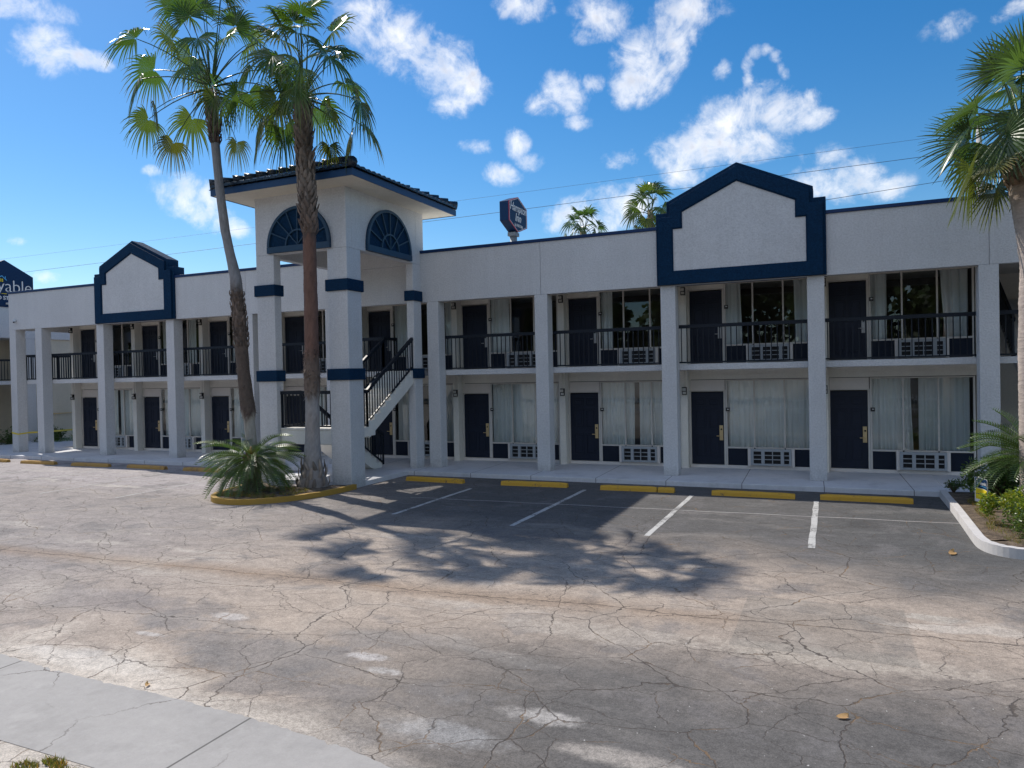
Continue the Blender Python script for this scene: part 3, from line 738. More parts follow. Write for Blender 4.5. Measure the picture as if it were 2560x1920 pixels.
# stairs
st_z0, st_z1 = 1.43, 2.93
def flight(x0, x1, y0, z0, y1, z1, n, thick, name):
    run = (y1 - y0) / n; rise = (z1 - z0) / n; top = [(y0, z0)]
    for i in range(n):
        top.append((y0 + run * i, z0 + rise * (i + 1))); top.append((y0 + run * (i + 1), z0 + rise * (i + 1)))
    sl = (z1 - z0) / (y1 - y0)
    poly = top + [(y1, z1 - thick)] + [(y0, max(z0 - thick, -.05) if z0 > .5 else z0 - .05)]
    m = MB()
    # side-by-side quads per step keep the outline simple
    for i in range(n):
        a, b = y0 + run * i, y0 + run * (i + 1); zt = z0 + rise * (i + 1)
        ba, bb = z0 + sl * (a - y0) - thick, z0 + sl * (b - y0) - thick
        ba, bb = max(ba, z0 - thick if z0 > .5 else -.05), max(bb, -.05)
        m.prism([(a, ba), (b, bb), (b, zt), (a, zt)], 'x', x0, x1)
        m.prism([(a - math.copysign(.025, run), zt - .04), (a, zt - .04), (a, zt + .001), (a - math.copysign(.025, run), zt + .001)], 'x', x0, x1)
    return m.build(name, M['stucco_smooth'], motel)
flight(-12.58, -11.50, -2.80, 1.43, -.352, 2.93, 9, .30, 'stair_flight')
flight(-13.80, -12.72, -.40, 0, -2.75, 1.43, 8, .30, 'stair_flight')
m = MB(); m.box(-13.82, -12.075, -3.60, -3.086, 1.0, 1.385); m.box(-13.82, -11.507, -3.08, -2.752, 1.17, 1.428); m.box(-13.82, -12.08, -3.62, -3.087, 1.386, 1.43)
m.box(-12.6, -11.508, -2.7515, -2.50, 1.18, 1.426)
m.build('stair_landing', M['stucco_smooth'], motel, bevel=.01)
railing(motel, ((-13.86, -3.53, 1.43), (-12.06, -3.53, 1.43), 1.0, .03))
railing(motel, ((-11.53, -3.08, 1.43), (-11.53, -2.84, 1.43), 1.0, .03), ((-11.53, -2.84, 1.43), (-11.53, -.46, 2.93), 1.0, .10, .125))
railing(motel, ((-12.62, -2.80, 1.43), (-12.62, -.36, 2.93), 1.0, .10, .125), ((-12.62, -.36, 2.93), (-12.62, .40, 2.93), *ZR), ((-14.2, -.30, 2.93), (-12.62, -.30, 2.93), *ZR))
railing(motel, ((-12.68, -2.75, 1.43), (-12.68, -.40, .02), 1.0, .10, .125))
railing(motel, ((-13.83, -2.75, 1.43), (-13.83, -.40, .02), 1.0, .10, .125))
railing(motel, ((-13.83, -3.5, 1.43), (-13.83, -2.76, 1.43), 1.0, .03))
railing(motel, ((-14.95, .47, 2.93), (-14.15, .47, 2.93), *ZR))

# ------------------------------------------------------------------ left wing
wing = empty('motel_wing', (-36, 4, 0), 'cream wing at the far left end with a navy pylon gable sign on its roof', 'motel wing')
m = MB(); m.box(-46, -36.12, 4.42, 16, -.4, 5.0); m.box(-46, -38, -6, 4.4199, -.4, 5.0)
m.build('wall', M['cream'], wing)
m = MB(); m.box(-46, -36.0, -6, 16, 5.0, 6.46); m.build('parapet', M['stucco'], wing, bevel=.01)
m = MB(); m.box(-46, -35.95, -6, 16, 6.461, 6.55); m.build('coping', M['coping'], wing)
m = MB(); m.box(-37.99, -36.0, -6, 3.93, 2.775, 2.95); m.build('balcony_floor', M['stucco'], wing)
for y in (.3, 3.94): MB().box(-36.4, -36.0, y, y + .44, -.3, 4.998).build('column', M['stucco'], wing, bevel=.012)
m = MB(); rail_run(m, (-36.05, -5, 2.95), (-36.05, 3.9, 2.95), 1.03, .03); m.build('railing', M['rail'], wing)
m = MB(); m.box(-36.11, -36.05, 4.6, 12, -.4, -.02); m.build('base_course', M['steel'], wing)
m = MB(); m.tube([(-36.03, 5.3, 1.27), (-36.03, 6.4, 1.27)], .025, 8)
for y in (5.3, 6.4): m.tube([(-36.03, y, 1.27), (-36.12, y, 1.27)], .04, 8)
m.build('handrail', M['brass'], wing)
gs = MB(); y0, y1, yc = 1.64, 4.34, 2.99
gs.prism([(y0, 6.5), (y1, 6.5), (y1, 8.0), (yc, 8.69), (y0, 8.0)], 'x', -36.5, -35.93)
gsign = gs.build('gable_sign', M['signblue'], wing, bevel=.02)
def wall_text(txt, size, yc, z, xface, parent, mat, sx=1.0, align='CENTER', shear=0, offset=0, name='lettering', sc=1.0):
    vs, fs = text_mesh(txt, size, shear, .012, align, sx, offset)
    m = MB(); m.add([(xface + .013 + p[2], yc + p[0] * sc, z + p[1]) for p in vs], fs); return m.build(name, mat, parent, recalc=False)
wall_text('Stayable', .83, 4.27, 7.19, -35.93, gsign, M['letters'], .97, 'RIGHT', offset=-.012)
wall_text('EXTENDED STAY', .25, 3.46, 6.80, -35.93, gsign, M['letters'], 1.0, 'RIGHT', offset=.004)
m = MB(); m.beam((-35.9, 2.50, 7.66), (-35.9, 2.83, 7.92), .02, .035); m.beam((-35.9, 2.83, 7.92), (-35.9, 3.05, 7.72), .02, .035); m.beam((-35.9, 2.99, 7.8), (-35.9, 2.99, 7.9), .02, .03)
m.build('house_emblem', M['cyan'], gsign)
m = MB()
for a, b in ((2.74, 7.64), (2.83, 7.64), (2.74, 7.72), (2.83, 7.72)): m.box(-35.925, -35.9, a, a + .06, b, b + .055)
m.build('window_emblem', M['yellow'], gsign)
m = MB(); m.beam((-35.9, 2.8, 7.08), (-35.9, 3.3, 7.08), .02, .025); m.build('underline', M['yellow'], gsign)
m = MB(); m.box(-35.94, -35.7, 3.0, 3.25, 6.58, 6.66); m.build('flood_lamp', M['white'], wing)
# caution tape tied round the end column
m = MB(); 
def ribbon(m, p, q, w, sag=0.0, n=10):
    p, q = Vector(p), Vector(q); vs = []; fs = []
    for i in range(n + 1):
        t = i / n; c = p.lerp(q, t); c.z -= sag * 4 * t * (1 - t); vs += [c - Vector((0, 0, w/2)), c + Vector((0, 0, w/2))]
    for i in range(n): fs.append((2*i, 2*i+2, 2*i+3, 2*i+1))
    m.add(vs, fs)
ribbon(m, (-30.96, -.012, .80), (-30.555, -.012, .74), .06); ribbon(m, (-30.55, -.012, .74), (-30.55, .41, .77), .05)
ribbon(m, (-30.55, .41, .77), (-35.9, 6.9, .42), .075, .02); ribbon(m, (-30.96, .41, .80), (-30.96, -.012, .80), .05)
tag(m.build('caution_tape', M['tape'], recalc=False), 'yellow caution tape tied around the end column and stretched toward the wing', 'caution tape')

# ------------------------------------------------------------------ pylon sign of the neighbour, wires, pole
py = empty('pole_sign', (-19.75, 26, 0), 'blue hexagonal hotel sign on a grey pole behind the roof', 'sign')
hx = [(-1.47, -.60), (-.02, -1.19), (1.56, -.66), (1.56, .60), (.05, 1.18), (-1.47, .66)]
Y0, Z0 = 26.0, 13.42
m = MB(); m.prism([(Y0 + a, Z0 + b) for a, b in hx], 'x', -19.90, -19.25); m.build('sign_box', M['signblue'], py, bevel=.03)
sc = lambda k: [(Y0 + a * k, Z0 + b * k) for a, b in hx]
m = MB(); m.ring(sc(.998), sc(.955), 'x', -19.249, -19.21); m.build('sign_border', M['signred'], py)
m = MB(); m.ring(sc(.95), sc(.925), 'x', -19.249, -19.215); m.build('sign_line', M['letters'], py)
m = MB(); m.prism(sc(.924), 'x', -19.2495, -19.232); m.build('sign_face', M['signblue'], py)
wall_text('Hampton', .78, Y0 + .10, Z0 + .16, -19.232, py, M['letters'], 1.0, 'CENTER', .3, sc=.95)
wall_text('Inn', .80, Y0 + .0, Z0 - .48, -19.232, py, M['letters'], 1.0, 'CENTER', .3)
wall_text('by HILTON', .27, Y0 + .1, Z0 - .82, -19.232, py, M['letters'], 1.0, 'CENTER')
m = MB(); m.box(-19.85, -19.30, Y0 - .35, Y0 + .35, 12.0, 12.24); m.tube([(-19.58, Y0, -.1), (-19.58, Y0, 12.05)], .24, 14)
m.build('pole', M['steel'], py)
pole = empty('utility_pole', (7.1, 26, ZG), 'grey concrete utility pole behind the right palm fronds', 'utility pole')
m = MB(); m.tube([(7.1, 26, ZG), (7.1, 26, 15.4)], [.22, .13], 12); m.build('pole_shaft', M['concrete_pole'], pole)
for a, b, lb in (((-90, 25.8, 14.9), (7.1, 25.8, 14.95), 'uppermost thin power line across the sky'), ((-90, 25.6, 13.25), (7.1, 25.6, 13.95), 'middle power line passing in front of the blue pole sign'), ((-90, 25.6, 7.2), (7.1, 25.6, 12.62), 'lowest power line, seen only right of the large gable')):
    m = MB(); n = 24; pts = []
    for i in range(n + 1):
        t = i / n; p = Vector(a).lerp(Vector(b), t); p.z -= .5 * 4 * t * (1 - t) * .3; pts.append(p)
    m.tube(pts, (.008 if 'upper' in lb else .014), 5)
    tag(m.build('power_line', M['wire']), lb, 'power line', 'power lines over the motel')

# ------------------------------------------------------------------ palms
def fan(m, base, az, el, lp, Rb, rnd, old=0.0, nseg=34, spread=118, droop=.5, brown=.25):
    """one fan leaf: petiole, then a pleated blade whose free tips hang"""
    d = Vector((math.cos(az) * math.cos(el), math.sin(az) * math.cos(el), math.sin(el)))
    down = Vector((0, 0, -1)); pts = []
    sag = .10 + .14 * rnd.random() + .15 * max(0, math.cos(el))
    for i in range(6):
        t = i / 5; pts.append(Vector(base) + d * lp * t + down * sag * lp * t * t)
    h = pts[-1]; a = (pts[-1] - pts[-2]).normalized(); 
    g = rnd.uniform(.75, 1.2); pc = (1.3*g, 1.15*g, .9*g)
    m.tube(pts, [.030, .022, .017, .014, .012, .010], 4, False, pc)
    b = a.cross(Vector((0, 0, 1)))
    if b.length < .05: b = Vector((1, 0, 0))
    b.normalize(); nrm = b.cross(a).normalized()
    tw = rnd.uniform(-.9, .9); b, nrm = b * math.cos(tw) + nrm * math.sin(tw), nrm * math.cos(tw) - b * math.sin(tw)
    pitch = rnd.uniform(-.9, .15) - .25 * max(0, math.cos(el)); a, nrm = a * math.cos(pitch) + nrm * math.sin(pitch), nrm * math.cos(pitch) - a * math.sin(pitch)
    hue = rnd.uniform(.75, 1.3); yel = rnd.random() ** 3
    base_c = Vector((hue * (1 + .6 * yel + 1.3 * old), hue * (1 + .15 * yel - .15 * old), hue * (1 - .2 * yel)))
    tip_br = rnd.random() < (brown + .6 * old)
    ts = (.04, .24, .42, .62, .82, 1.0); dphi = math.radians(2 * spread) / nseg
    for k in range(nseg):
        ph = -math.radians(spread) + dphi * (k + .5)
        rl = Rb * (.70 + .30 * math.cos(ph * .62)) * rnd.uniform(.92, 1.06)
        s = a * math.cos(ph) + b * math.sin(ph); w = -a * math.sin(ph) + b * math.cos(ph)
        cup = .16 * abs(math.sin(ph))
        dr = droop * rnd.uniform(.65, 1.4); tipd = rnd.uniform(.6, 1.3); wob = rnd.uniform(-.05, .05)
        vs = []; cols = []
        for i, t in enumerate(ts):
            p = h + s * rl * t + nrm * (cup * rl * t) + down * (.10 * rl * t * t)
            if t > .42:
                q = (t - .42) / .58; p = h + s * rl * (.42 + .58 * (q - .28 * dr * q * q)) + nrm * (cup * rl * .42 * (1 + q * .5)) + down * (.10 * rl * t * t + dr * tipd * rl * .55 * q ** 1.7) + w * wob * q
            hwd = rl * math.tan(dphi / 2) * t if t <= .43 else rl * math.tan(dphi / 2) * .40 * max(0, 1 - (t - .42) / .58) ** .7 + .002
            tilt = nrm * hwd * (.55 if k % 2 else -.55)
            vs += [p - w * hwd - tilt * (1 if t < .9 else 0), p + w * hwd + tilt * (1 if t < .9 else 0)]
            c = base_c * rnd.uniform(.93, 1.07)
            if tip_br and t > .65: c = c.lerp(Vector((3.2, 1.25, .9)), min(1, (t - .6) * 2.2))
            cols += [tuple(c)] * 2
        m.add(vs, [(2*i, 2*i+1, 2*i+3, 2*i+2) for i in range(len(ts) - 1)], col=cols)
def crown(root, top, n, lp, Rb, mat, seed, el_lo=-45, el_hi=84, droop=.55, nseg=32, pw=.85, brown=.25):
    rnd = random.Random(seed); m = MB()
    for i in range(n):
        u = (i + .5) / n; el = el_hi + (el_lo - el_hi) * u ** pw + rnd.uniform(-8, 8)
        az = i * 2.39996 + rnd.uniform(-.35, .35)
        k = (1.18 - .24 * min(1, u * 2.0)) * (1 - .35 * max(0, u - .8) / .2)
        base = Vector(top) + Vector((math.cos(az) * .10, math.sin(az) * .10, -.55 * u + .15))
        fan(m, base, az, R(el), lp * k * rnd.uniform(.8, 1.15), Rb * rnd.uniform(.78, 1.12) * (1 - .30 * max(0, u - .8) / .2), rnd, max(0, (u - .72) / .28) * .5, nseg, 118, droop * (.5 + .7 * u), brown)
    return m.build('crown', mat, root, colors=True, recalc=False)
def lerp3(a, b, t): return tuple(x + (y - x) * t for x, y in zip(a, b))
def ramp(stops, z):
    if z <= stops[0][0]: return stops[0][1]
    for (z0, c0), (z1, c1) in zip(stops, stops[1:]):
        if z <= z1: return lerp3(c0, c1, (z - z0) / (z1 - z0)) if isinstance(c0, tuple) else c0 + (c1 - c0) * (z - z0) / (z1 - z0)
    return stops[-1][1]
def trunk(root, path, rads, cols, seed, nz=90, n=22, ringed=.0, name='trunk', mat='bark', lump=.04):
    """path: (z -> x,y) stops; rads, cols: stops by height"""
    z0, z1 = path[0][0], path[-1][0]; m = MB(); vs = []; fs = []; cs = []
    for i in range(nz + 1):
        z = z0 + (z1 - z0) * i / nz; c = ramp(path, z); r = ramp(rads, z) * (1 + ringed * (1 if i % 2 else -1))
        for k in range(n):
            t = 2 * math.pi * k / n; q = noise.noise(Vector((math.cos(t) * 2 + seed, math.sin(t) * 2, z * 2.2))); q2 = noise.noise(Vector((math.cos(t) * 6 + seed, math.sin(t) * 6, z * 8)))
            rr = r * (1 + lump * 1.5 * q + lump * q2); vs.append((c[0] + rr * math.cos(t), c[1] + rr * math.sin(t), z))
            col = ramp(cols, z + .25 * q); cs.append(tuple(x * (1 + .25 * q2) for x in col))
    for i in range(nz):
        for k in range(n): fs.append((i*n + k, i*n + (k+1) % n, (i+1)*n + (k+1) % n, (i+1)*n + k))
    fs.append(tuple(range(nz*n, nz*n + n)))
    m.add(vs, fs, True, cs); return m.build(name, M[mat], root, colors=True)
def boots(root, path, rads, za, zb, dz, per, L, w, cols, seed, out=.5, mat='bark', name='leaf_bases'):
    """old leaf bases left on the trunk, in a spiral of pointed flaps"""
    rnd = random.Random(seed); m = MB(); z = za; k = 0
    while z < zb:
        for j in range(per):
            t = 2 * math.pi * (j + .5 * (k % 2)) / per + rnd.uniform(-.15, .15); zz = z + rnd.uniform(-.02, .02)
            c = ramp(path, zz); r = ramp(rads, zz) * .97; d = Vector((math.cos(t), math.sin(t), 0)); s = Vector((-math.sin(t), math.cos(t), 0))
            p = Vector((c[0], c[1], zz)) + d * r; l = L * rnd.uniform(.7, 1.25); o = out * rnd.uniform(.3, 1.5); sk = s * rnd.uniform(-.35, .35) * l
            q = p + Vector((0, 0, l)) * (1 - .3 * o) + d * l * o * .55 + sk; ww = w * rnd.uniform(.75, 1.2)
            mid = p.lerp(q, .5) + d * .012
            vs = [p - s * ww * .5, p + s * ww * .5, mid + s * ww * .42 , mid - s * ww * .42, q + s * ww * .16, q - s * ww * .16, mid + d * .03, q + d * .015, p + d * .02]
            g = rnd.uniform(.6, 1.35); cc = ramp(cols, zz); cc = tuple(x * g for x in cc)
            m.add(vs, [(0, 8, 6, 3), (8, 1, 2, 6), (3, 6, 7, 5), (6, 2, 4, 7)], col=[tuple(x * .7 for x in cc)] * 2 + [cc] * 4 + [tuple(x * 1.15 for x in cc)] * 3)
        z += dz; k += 1
    return m.build(name, M[mat], root, colors=True, recalc=False)
def fibres(root, path, rads, za, zb, n, L, cols, seed, name='trunk_fibre'):
    rnd = random.Random(seed); m = MB()
    for i in range(n):
        z = rnd.uniform(za, zb); t = rnd.uniform(0, 6.283); c = ramp(path, z); r = ramp(rads, z); d = Vector((math.cos(t), math.sin(t), 0)); s = Vector((-math.sin(t), math.cos(t), 0))
        p = Vector((c[0], c[1], z)) + d * r * .98; l = L * rnd.uniform(.5, 1.4)
        q = p + d * l * rnd.uniform(.15, .7) + Vector((0, 0, l * rnd.uniform(-.9, .5))) + s * l * rnd.uniform(-.4, .4); w = rnd.uniform(.006, .02)
        g = rnd.uniform(.6, 1.5); cc = tuple(x * g for x in ramp(cols, z))
        m.add([p - s * w, p + s * w, q], [(0, 1, 2)], col=[cc] * 3)
    return tag(m.build(name, M['bark'], root, colors=True, recalc=False), kind='stuff')
GREY, GREY2, BRN, BRN2, DK, TAN = (.30, .29, .29), (.23, .225, .23), (.105, .078, .062), (.145, .105, .082), (.09, .06, .05), (.36, .29, .22)
# tall leaning palm
pa = empty('palm_tree', (-13.62, -4.88, 0), 'taller slender fan palm leaning left, behind the cycad', 'palm tree', 'fan palms in the yellow island')
PA = [(-.1, (-13.60, -4.88)), (1.1, (-13.66, -4.88)), (1.82, (-13.73, -4.88)), (3.0, (-13.87, -4.88)), (4.2, (-13.95, -4.88)), (5.38, (-14.05, -4.88)), (6.6, (-14.36, -4.88)), (7.8, (-14.52, -4.88)), (9.0, (-14.63, -4.88)), (10.15, (-14.70, -4.88))]
RA = [(-.1, .20), (.4, .145), (1.7, .135), (1.95, .185), (2.4, .17), (3, .158), (4.5, .152), (5.2, .148), (6.0, .120), (8.5, .105), (9.1, .11), (9.3, .15), (10.15, .13)]
CA = [(-.1, GREY), (1.75, (.34, .31, .27)), (1.9, DK), (2.1, BRN), (4.0, BRN), (4.3, BRN2), (5.0, BRN), (5.3, GREY2), (9.0, GREY2), (9.2, BRN), (10.1, DK)]
trunk(pa, PA, RA, CA, 3.3, nz=130)
fibres(pa, PA, RA, 1.8, 5.3, 700, .11, CA, 5)
boots(pa, PA, RA, 3.6, 5.0, .13, 8, .16, .10, CA, 6, .30)
boots(pa, PA, RA, 8.9, 10.2, .12, 8, .22, .10, [(8.9, DK), (9.5, BRN2), (10.2, TAN)], 8, .5)
crown(pa, (-14.70, -4.88, 10.62), 31, 1.92, .88, M['fan'], 21, -28, 90, .68, 36, 1.2)
# straight palm
pb = empty('palm_tree', (-12.19, -4.32, 0), 'straight fan palm with shaggy cross hatched trunk in front of the stair tower', 'palm tree', 'fan palms in the yellow island')
PB = [(-.1, (-12.19, -4.34)), (1.8, (-12.08, -4.42)), (4.1, (-11.92, -4.58)), (6.4, (-11.72, -4.82)), (8.5, (-11.70, -4.97)), (9.65, (-11.66, -5.0))]
RB = [(-.1, .42), (.12, .38), (.3, .31), (.6, .235), (1.2, .185), (2.2, .168), (2.45, .20), (3.0, .205), (3.3, .175), (5.5, .163), (6.3, .158), (6.5, .172), (8.5, .175), (9.3, .175), (9.65, .15)]
CB = [(-.1, (.20, .16, .14)), (.3, (.26, .235, .22)), (1.0, GREY), (1.6, (.31, .28, .265)), (2.2, GREY), (2.4, (.17, .13, .105)), (3.2, (.16, .115, .09)), (3.5, (.17, .095, .072)), (6.2, (.16, .088, .066)), (6.3, DK), (6.6, (.11, .08, .06)), (9.5, (.12, .09, .07))]
trunk(pb, PB, RB, CB, 9.1, nz=120)
fibres(pb, PB, RB, 2.3, 3.5, 520, .15, CB, 15); fibres(pb, PB, RB, 3.5, 6.5, 260, .07, CB, 16)
boots(pb, PB, RB, 6.30, 9.3, .10, 8, .24, .12, [(6.4, (.13, .09, .07)), (7.5, (.19, .155, .13)), (8.6, (.16, .125, .10)), (9.5, (.15, .115, .085))], 17, .42)
boots(pb, PB, RB, .05, .55, .2, 9, .28, .11, [(0, (.20, .165, .14)), (1, (.30, .26, .22))], 18, .14)
fibres(pb, PB, RB, 6.3, 9.6, 420, .14, [(6.3, (.12, .085, .06)), (9.6, (.20, .15, .11))], 19)
crown(pb, (-11.66, -5.0, 9.80), 30, 1.56, .90, M['fan'], 44, -26, 88, .68, 36, 1.2)
# right palm
pc = empty('palm_tree', (3.36, -3.2, 0), 'thick trunked palm at the right edge with stiff grey green fans', 'palm tree')
PC = [(-.1, (3.40, -3.2)), (1.4, (3.36, -3.2)), (2.95, (3.34, -3.2)), (4.6, (3.38, -3.2)), (6.0, (3.24, -3.2)), (6.9, (3.2, -3.2))]
RC = [(-.1, .33), (.5, .27), (2.9, .24), (5.0, .235), (6.0, .26), (6.25, .32), (6.9, .3)]
CC = [(-.1, (.40, .33, .29)), (5.5, (.44, .37, .33)), (5.95, (.36, .28, .22)), (6.1, (.14, .09, .055)), (6.9, (.16, .12, .07))]
trunk(pc, PC, RC, CC, 5.7, nz=150, ringed=.012, mat='bark_ring', lump=.03)
boots(pc, PC, RC, 6.0, 6.9, .14, 8, .26, .13, [(6, (.26, .17, .11)), (6.9, (.20, .19, .09))], 27, .8)
crown(pc, (3.2, -3.2, 7.15), 30, 1.02, .98, M['sabal'], 77, -30, 86, .12, 44, 1.05, .06)
# palms behind the roof
for nm, p, sd, lb, rr in (('palm_tree', (-12.75, 20, 10.65), 91, 'small distant palm behind the parapet, the lower one right of the pole sign', 1.0), ('palm_tree', (-8.95, 20, 11.45), 95, 'small distant palm rising beside the large gable', 1.05)):
    r_ = empty(nm, (p[0], p[1], ZG), lb, 'palm tree', 'palms behind the roof')
    path = [(ZG, (p[0], p[1])), (p[2], (p[0], p[1]))]
    trunk(r_, path, [(0, .22), (12, .16)], [(0, GREY), (9, BRN2), (12, (.40, .32, .2))], sd, nz=30, n=12)
    crown(r_, p, 18, .98 * rr, .92 * rr, M['fan'], sd, -25, 86, .55, 20, 1.2)

# ------------------------------------------------------------------ cycads, shrubs
def frond(m, base, az, el, L, rnd, n=26, lw=.21, hue=1.0, curl=1.1):
    d = Vector((math.cos(az), math.sin(az), 0)); side = Vector((-math.sin(az), math.cos(az), 0)); pts = []; p = Vector(base); e = el
    st = L / n
    for i in range(n + 1):
        pts.append(p.copy()); p += (d * math.cos(e) + Vector((0, 0, 1)) * math.sin(e)) * st; e -= curl / n * (.4 + 1.2 * i / n)
    m.tube(pts[::3], .009, 4, False, (1.3 * hue, 1.3 * hue, .8 * hue))
    for i in range(4, n):
        t = i / n; w = lw * math.sin(min(1, .18 + t * 1.5) * math.pi / 2) * (1 - .55 * max(0, t - .6) / .4)
        tan_ = (pts[i + 1] - pts[i]).normalized(); up = side.cross(tan_).normalized() * -1
        if up.z < 0: up = -up
        for sgn in (-1, 1):
            dirv = (side * sgn * .80 + tan_ * .62 + up * .5).normalized(); tip = pts[i] + dirv * w + Vector((0, 0, -.10 * w)); hw_ = st * .22
            c = tuple(x * hue * rnd.uniform(.85, 1.15) for x in (1, 1, 1)); md = pts[i] + dirv * w * .55 + up * .006
            m.add([pts[i] - tan_ * hw_, pts[i] + tan_ * hw_, md + tan_ * hw_ * .8, tip, md - tan_ * hw_ * .8], [(0, 1, 2, 4), (4, 2, 3)], col=[c] * 5)
def cycad(loc, H, n, L, seed, label, cone=True, e0=46, e1=80):
    rnd = random.Random(seed); r_ = empty('cycad', loc, label, 'cycad'); m = MB(); top = Vector(loc) + Vector((0, 0, H))
    for i in range(n):
        u = (i + .5) / n; az = i * 2.39996 + rnd.uniform(-.2, .2); el = R(e0 - e1 * u ** .8 + rnd.uniform(-7, 7))
        b = top + Vector((math.cos(az) * .07, math.sin(az) * .07, .06 - .14 * u))
        frond(m, b, az, el, L * rnd.uniform(.82, 1.08), rnd, hue=rnd.uniform(.75, 1.3), curl=rnd.uniform(.8, 1.35))
    m.build('fronds', M['cycad'], r_, colors=True, recalc=False)
    path = [(loc[2] - .1, (loc[0], loc[1])), (loc[2] + H, (loc[0], loc[1]))]
    trunk(r_, path, [(loc[2] - .1, .30), (loc[2] + .2, .21), (loc[2] + H, .16)], [(-.1, (.11, .10, .06)), (1, (.17, .13, .08))], seed, nz=24, n=16, lump=.1)
    boots(r_, path, [(loc[2] - .1, .28), (loc[2] + .2, .20), (loc[2] + H, .15)], loc[2], loc[2] + H, .07, 10, .11, .06, [(0, (.14, .12, .07)), (1, (.24, .17, .10))], seed + 1, .7)
    if cone:
        cm = MB()
        for i in range(90):
            a = rnd.uniform(0, 6.28); q = rnd.random(); p = top + Vector((math.cos(a) * .13 * (1 - q * .5), math.sin(a) * .13 * (1 - q * .5), .02 + q * .16)); e = p + Vector((math.cos(a) * .05, math.sin(a) * .05, .08)); s = Vector((-math.sin(a), math.cos(a), 0)) * .018
            g = rnd.uniform(.6, 1.4); cm.add([p - s, p + s, e], [(0, 1, 2)], col=[(.20 * g, .10 * g, .04 * g)] * 3)
        cm.tube([top + Vector((0, 0, .1)), top + Vector((.01, 0, .30))], [.05, .02], 7, True, (.36, .22, .10)); cm.build('cone', M['bark'], r_, colors=True, recalc=False)
cycad((-13.22, -5.38, -.05), .86, 90, 1.32, 5, 'wide cycad with grey green feathery fronds in the yellow kerbed island')
cycad((3.42, -2.95, .0), 1.02, 60, 1.2, 8, 'green cycad beside the thick palm trunk at the right edge', False, 60, 68)
def shrub(loc, rx, ry, rz, n, ls, mat, seed, label, cat='shrub', group=None, name='shrub', palette=None):
    rnd = random.Random(seed); r_ = empty(name, loc, label, cat, group); m = MB()
    cl = [(Vector((rnd.gauss(0, .45), rnd.gauss(0, .45), rnd.uniform(.25, .85))), rnd.uniform(.28, .5)) for _ in range(11)]
    for i in range(n):
        c, rad = rnd.choice(cl)
        while True:
            q = Vector((rnd.uniform(-1, 1), rnd.uniform(-1, 1), rnd.uniform(-1, 1)))
            if .35 < q.length < 1: break
        q = c + q * rad
        if q.z < .02: q.z = rnd.uniform(.02, .2)
        p = Vector((loc[0] + q.x * rx, loc[1] + q.y * ry, loc[2] + q.z * rz))
        d = Vector((rnd.gauss(0, 1), rnd.gauss(0, 1), rnd.gauss(.35, .7))).normalized(); s = d.cross(Vector((rnd.gauss(0, 1), rnd.gauss(0, 1), 1))).normalized(); l = ls * rnd.uniform(.6, 1.3)
        g = rnd.uniform(.65, 1.35); c3 = rnd.choice(palette) if palette else (1, 1, 1); cc = tuple(x * g for x in c3)
        nn = s.cross(d) * .12 * l
        m.add([p, p + d * l * .45 + s * l * .24 + nn, p + d * l, p + d * l * .45 - s * l * .24 + nn], [(0, 1, 2, 3)], col=[cc] * 4)
    m.build('foliage', mat, r_, colors=True, recalc=False)
    k = MB()
    for i in range(14):
        a = rnd.uniform(0, 6.28); e = Vector((loc[0] + math.cos(a) * rx * .6, loc[1] + math.sin(a) * ry * .6, loc[2] + rz * rnd.uniform(.4, .8)))
        k.tube([Vector(loc), Vector(loc).lerp(e, .5) + Vector((0, 0, .05)), e], [.014, .010, .005], 5, True, (.16, .11, .07))
    k.build('stems', M['bark'], r_, colors=True)
YG = [(1, 1, 1), (1, 1, 1), (1.5, 1.2, .8), (2.1, 1.45, .7), (1.1, 1.1, 1.2)]
shrub((3.05, -1.75, 0), .75, .6, .76, 4600, .085, M['shrub_dark'], 1, 'glossy dark green shrub behind the small lawn sign', palette=[(1, 1, 1), (1.3, 1.3, 1.2), (2.0, 2.0, 1.6)])
shrub((3.10, -4.55, -.02), .44, .60, .58, 5200, .07, M['shrub'], 2, 'yellow green shrub with reddish tips in front of the small lawn sign', palette=YG)
shrub((3.02, -5.3, -.05), .50, .55, .50, 3600, .06, M['shrub_dark'], 3, 'low dark shrub near the rounded end of the white kerb', palette=[(.9, .9, .9), (1.2, 1.1, 1)])
shrub((2.32, -1.05, 0), .22, .2, .26, 420, .055, M['shrub_dark'], 4, 'small sprig of leaves spilling onto the walkway')
for i, (y, s) in enumerate(((2.6, 1.0), (4.6, .95))):
    shrub((-35.3, y, -.15), .5, .75 * s, .75 * s, 1300, .11, M['shrub_dark'], 30 + i, ['dark rounded shrub against the wing wall left of the end column', 'dark rounded shrub seen between the two end columns'][i], group='shrubs along the wing wall')
def strap_plant(loc, n, L, seed, label):
    rnd = random.Random(seed); m = MB()
    for i in range(n):
        a = rnd.uniform(0, 6.28); d = Vector((math.cos(a), math.sin(a), 0)); s = Vector((-math.sin(a), math.cos(a), 0)); l = L * rnd.uniform(.6, 1.1); e = R(rnd.uniform(55, 85)); p = Vector(loc) + d * .05; vs = []; g = rnd.uniform(.7, 1.4)
        for k in range(7):
            w = .022 * (1 - (k / 6) ** 2) + .002; vs += [p - s * w, p + s * w]; p = p + (d * math.cos(e) + Vector((0, 0, math.sin(e)))) * l / 6; e -= rnd.uniform(.08, .3)
        m.add(vs, [(2*k, 2*k+1, 2*k+3, 2*k+2) for k in range(6)], col=[(g, g, g)] * 14)
    tag(m.build('strap_leaf_plant', M['strap'], colors=True, recalc=False), label, 'plant')
strap_plant((2.98, -3.6, 0), 34, .75, 4, 'clump of upright strap leaves beside the right cycad')
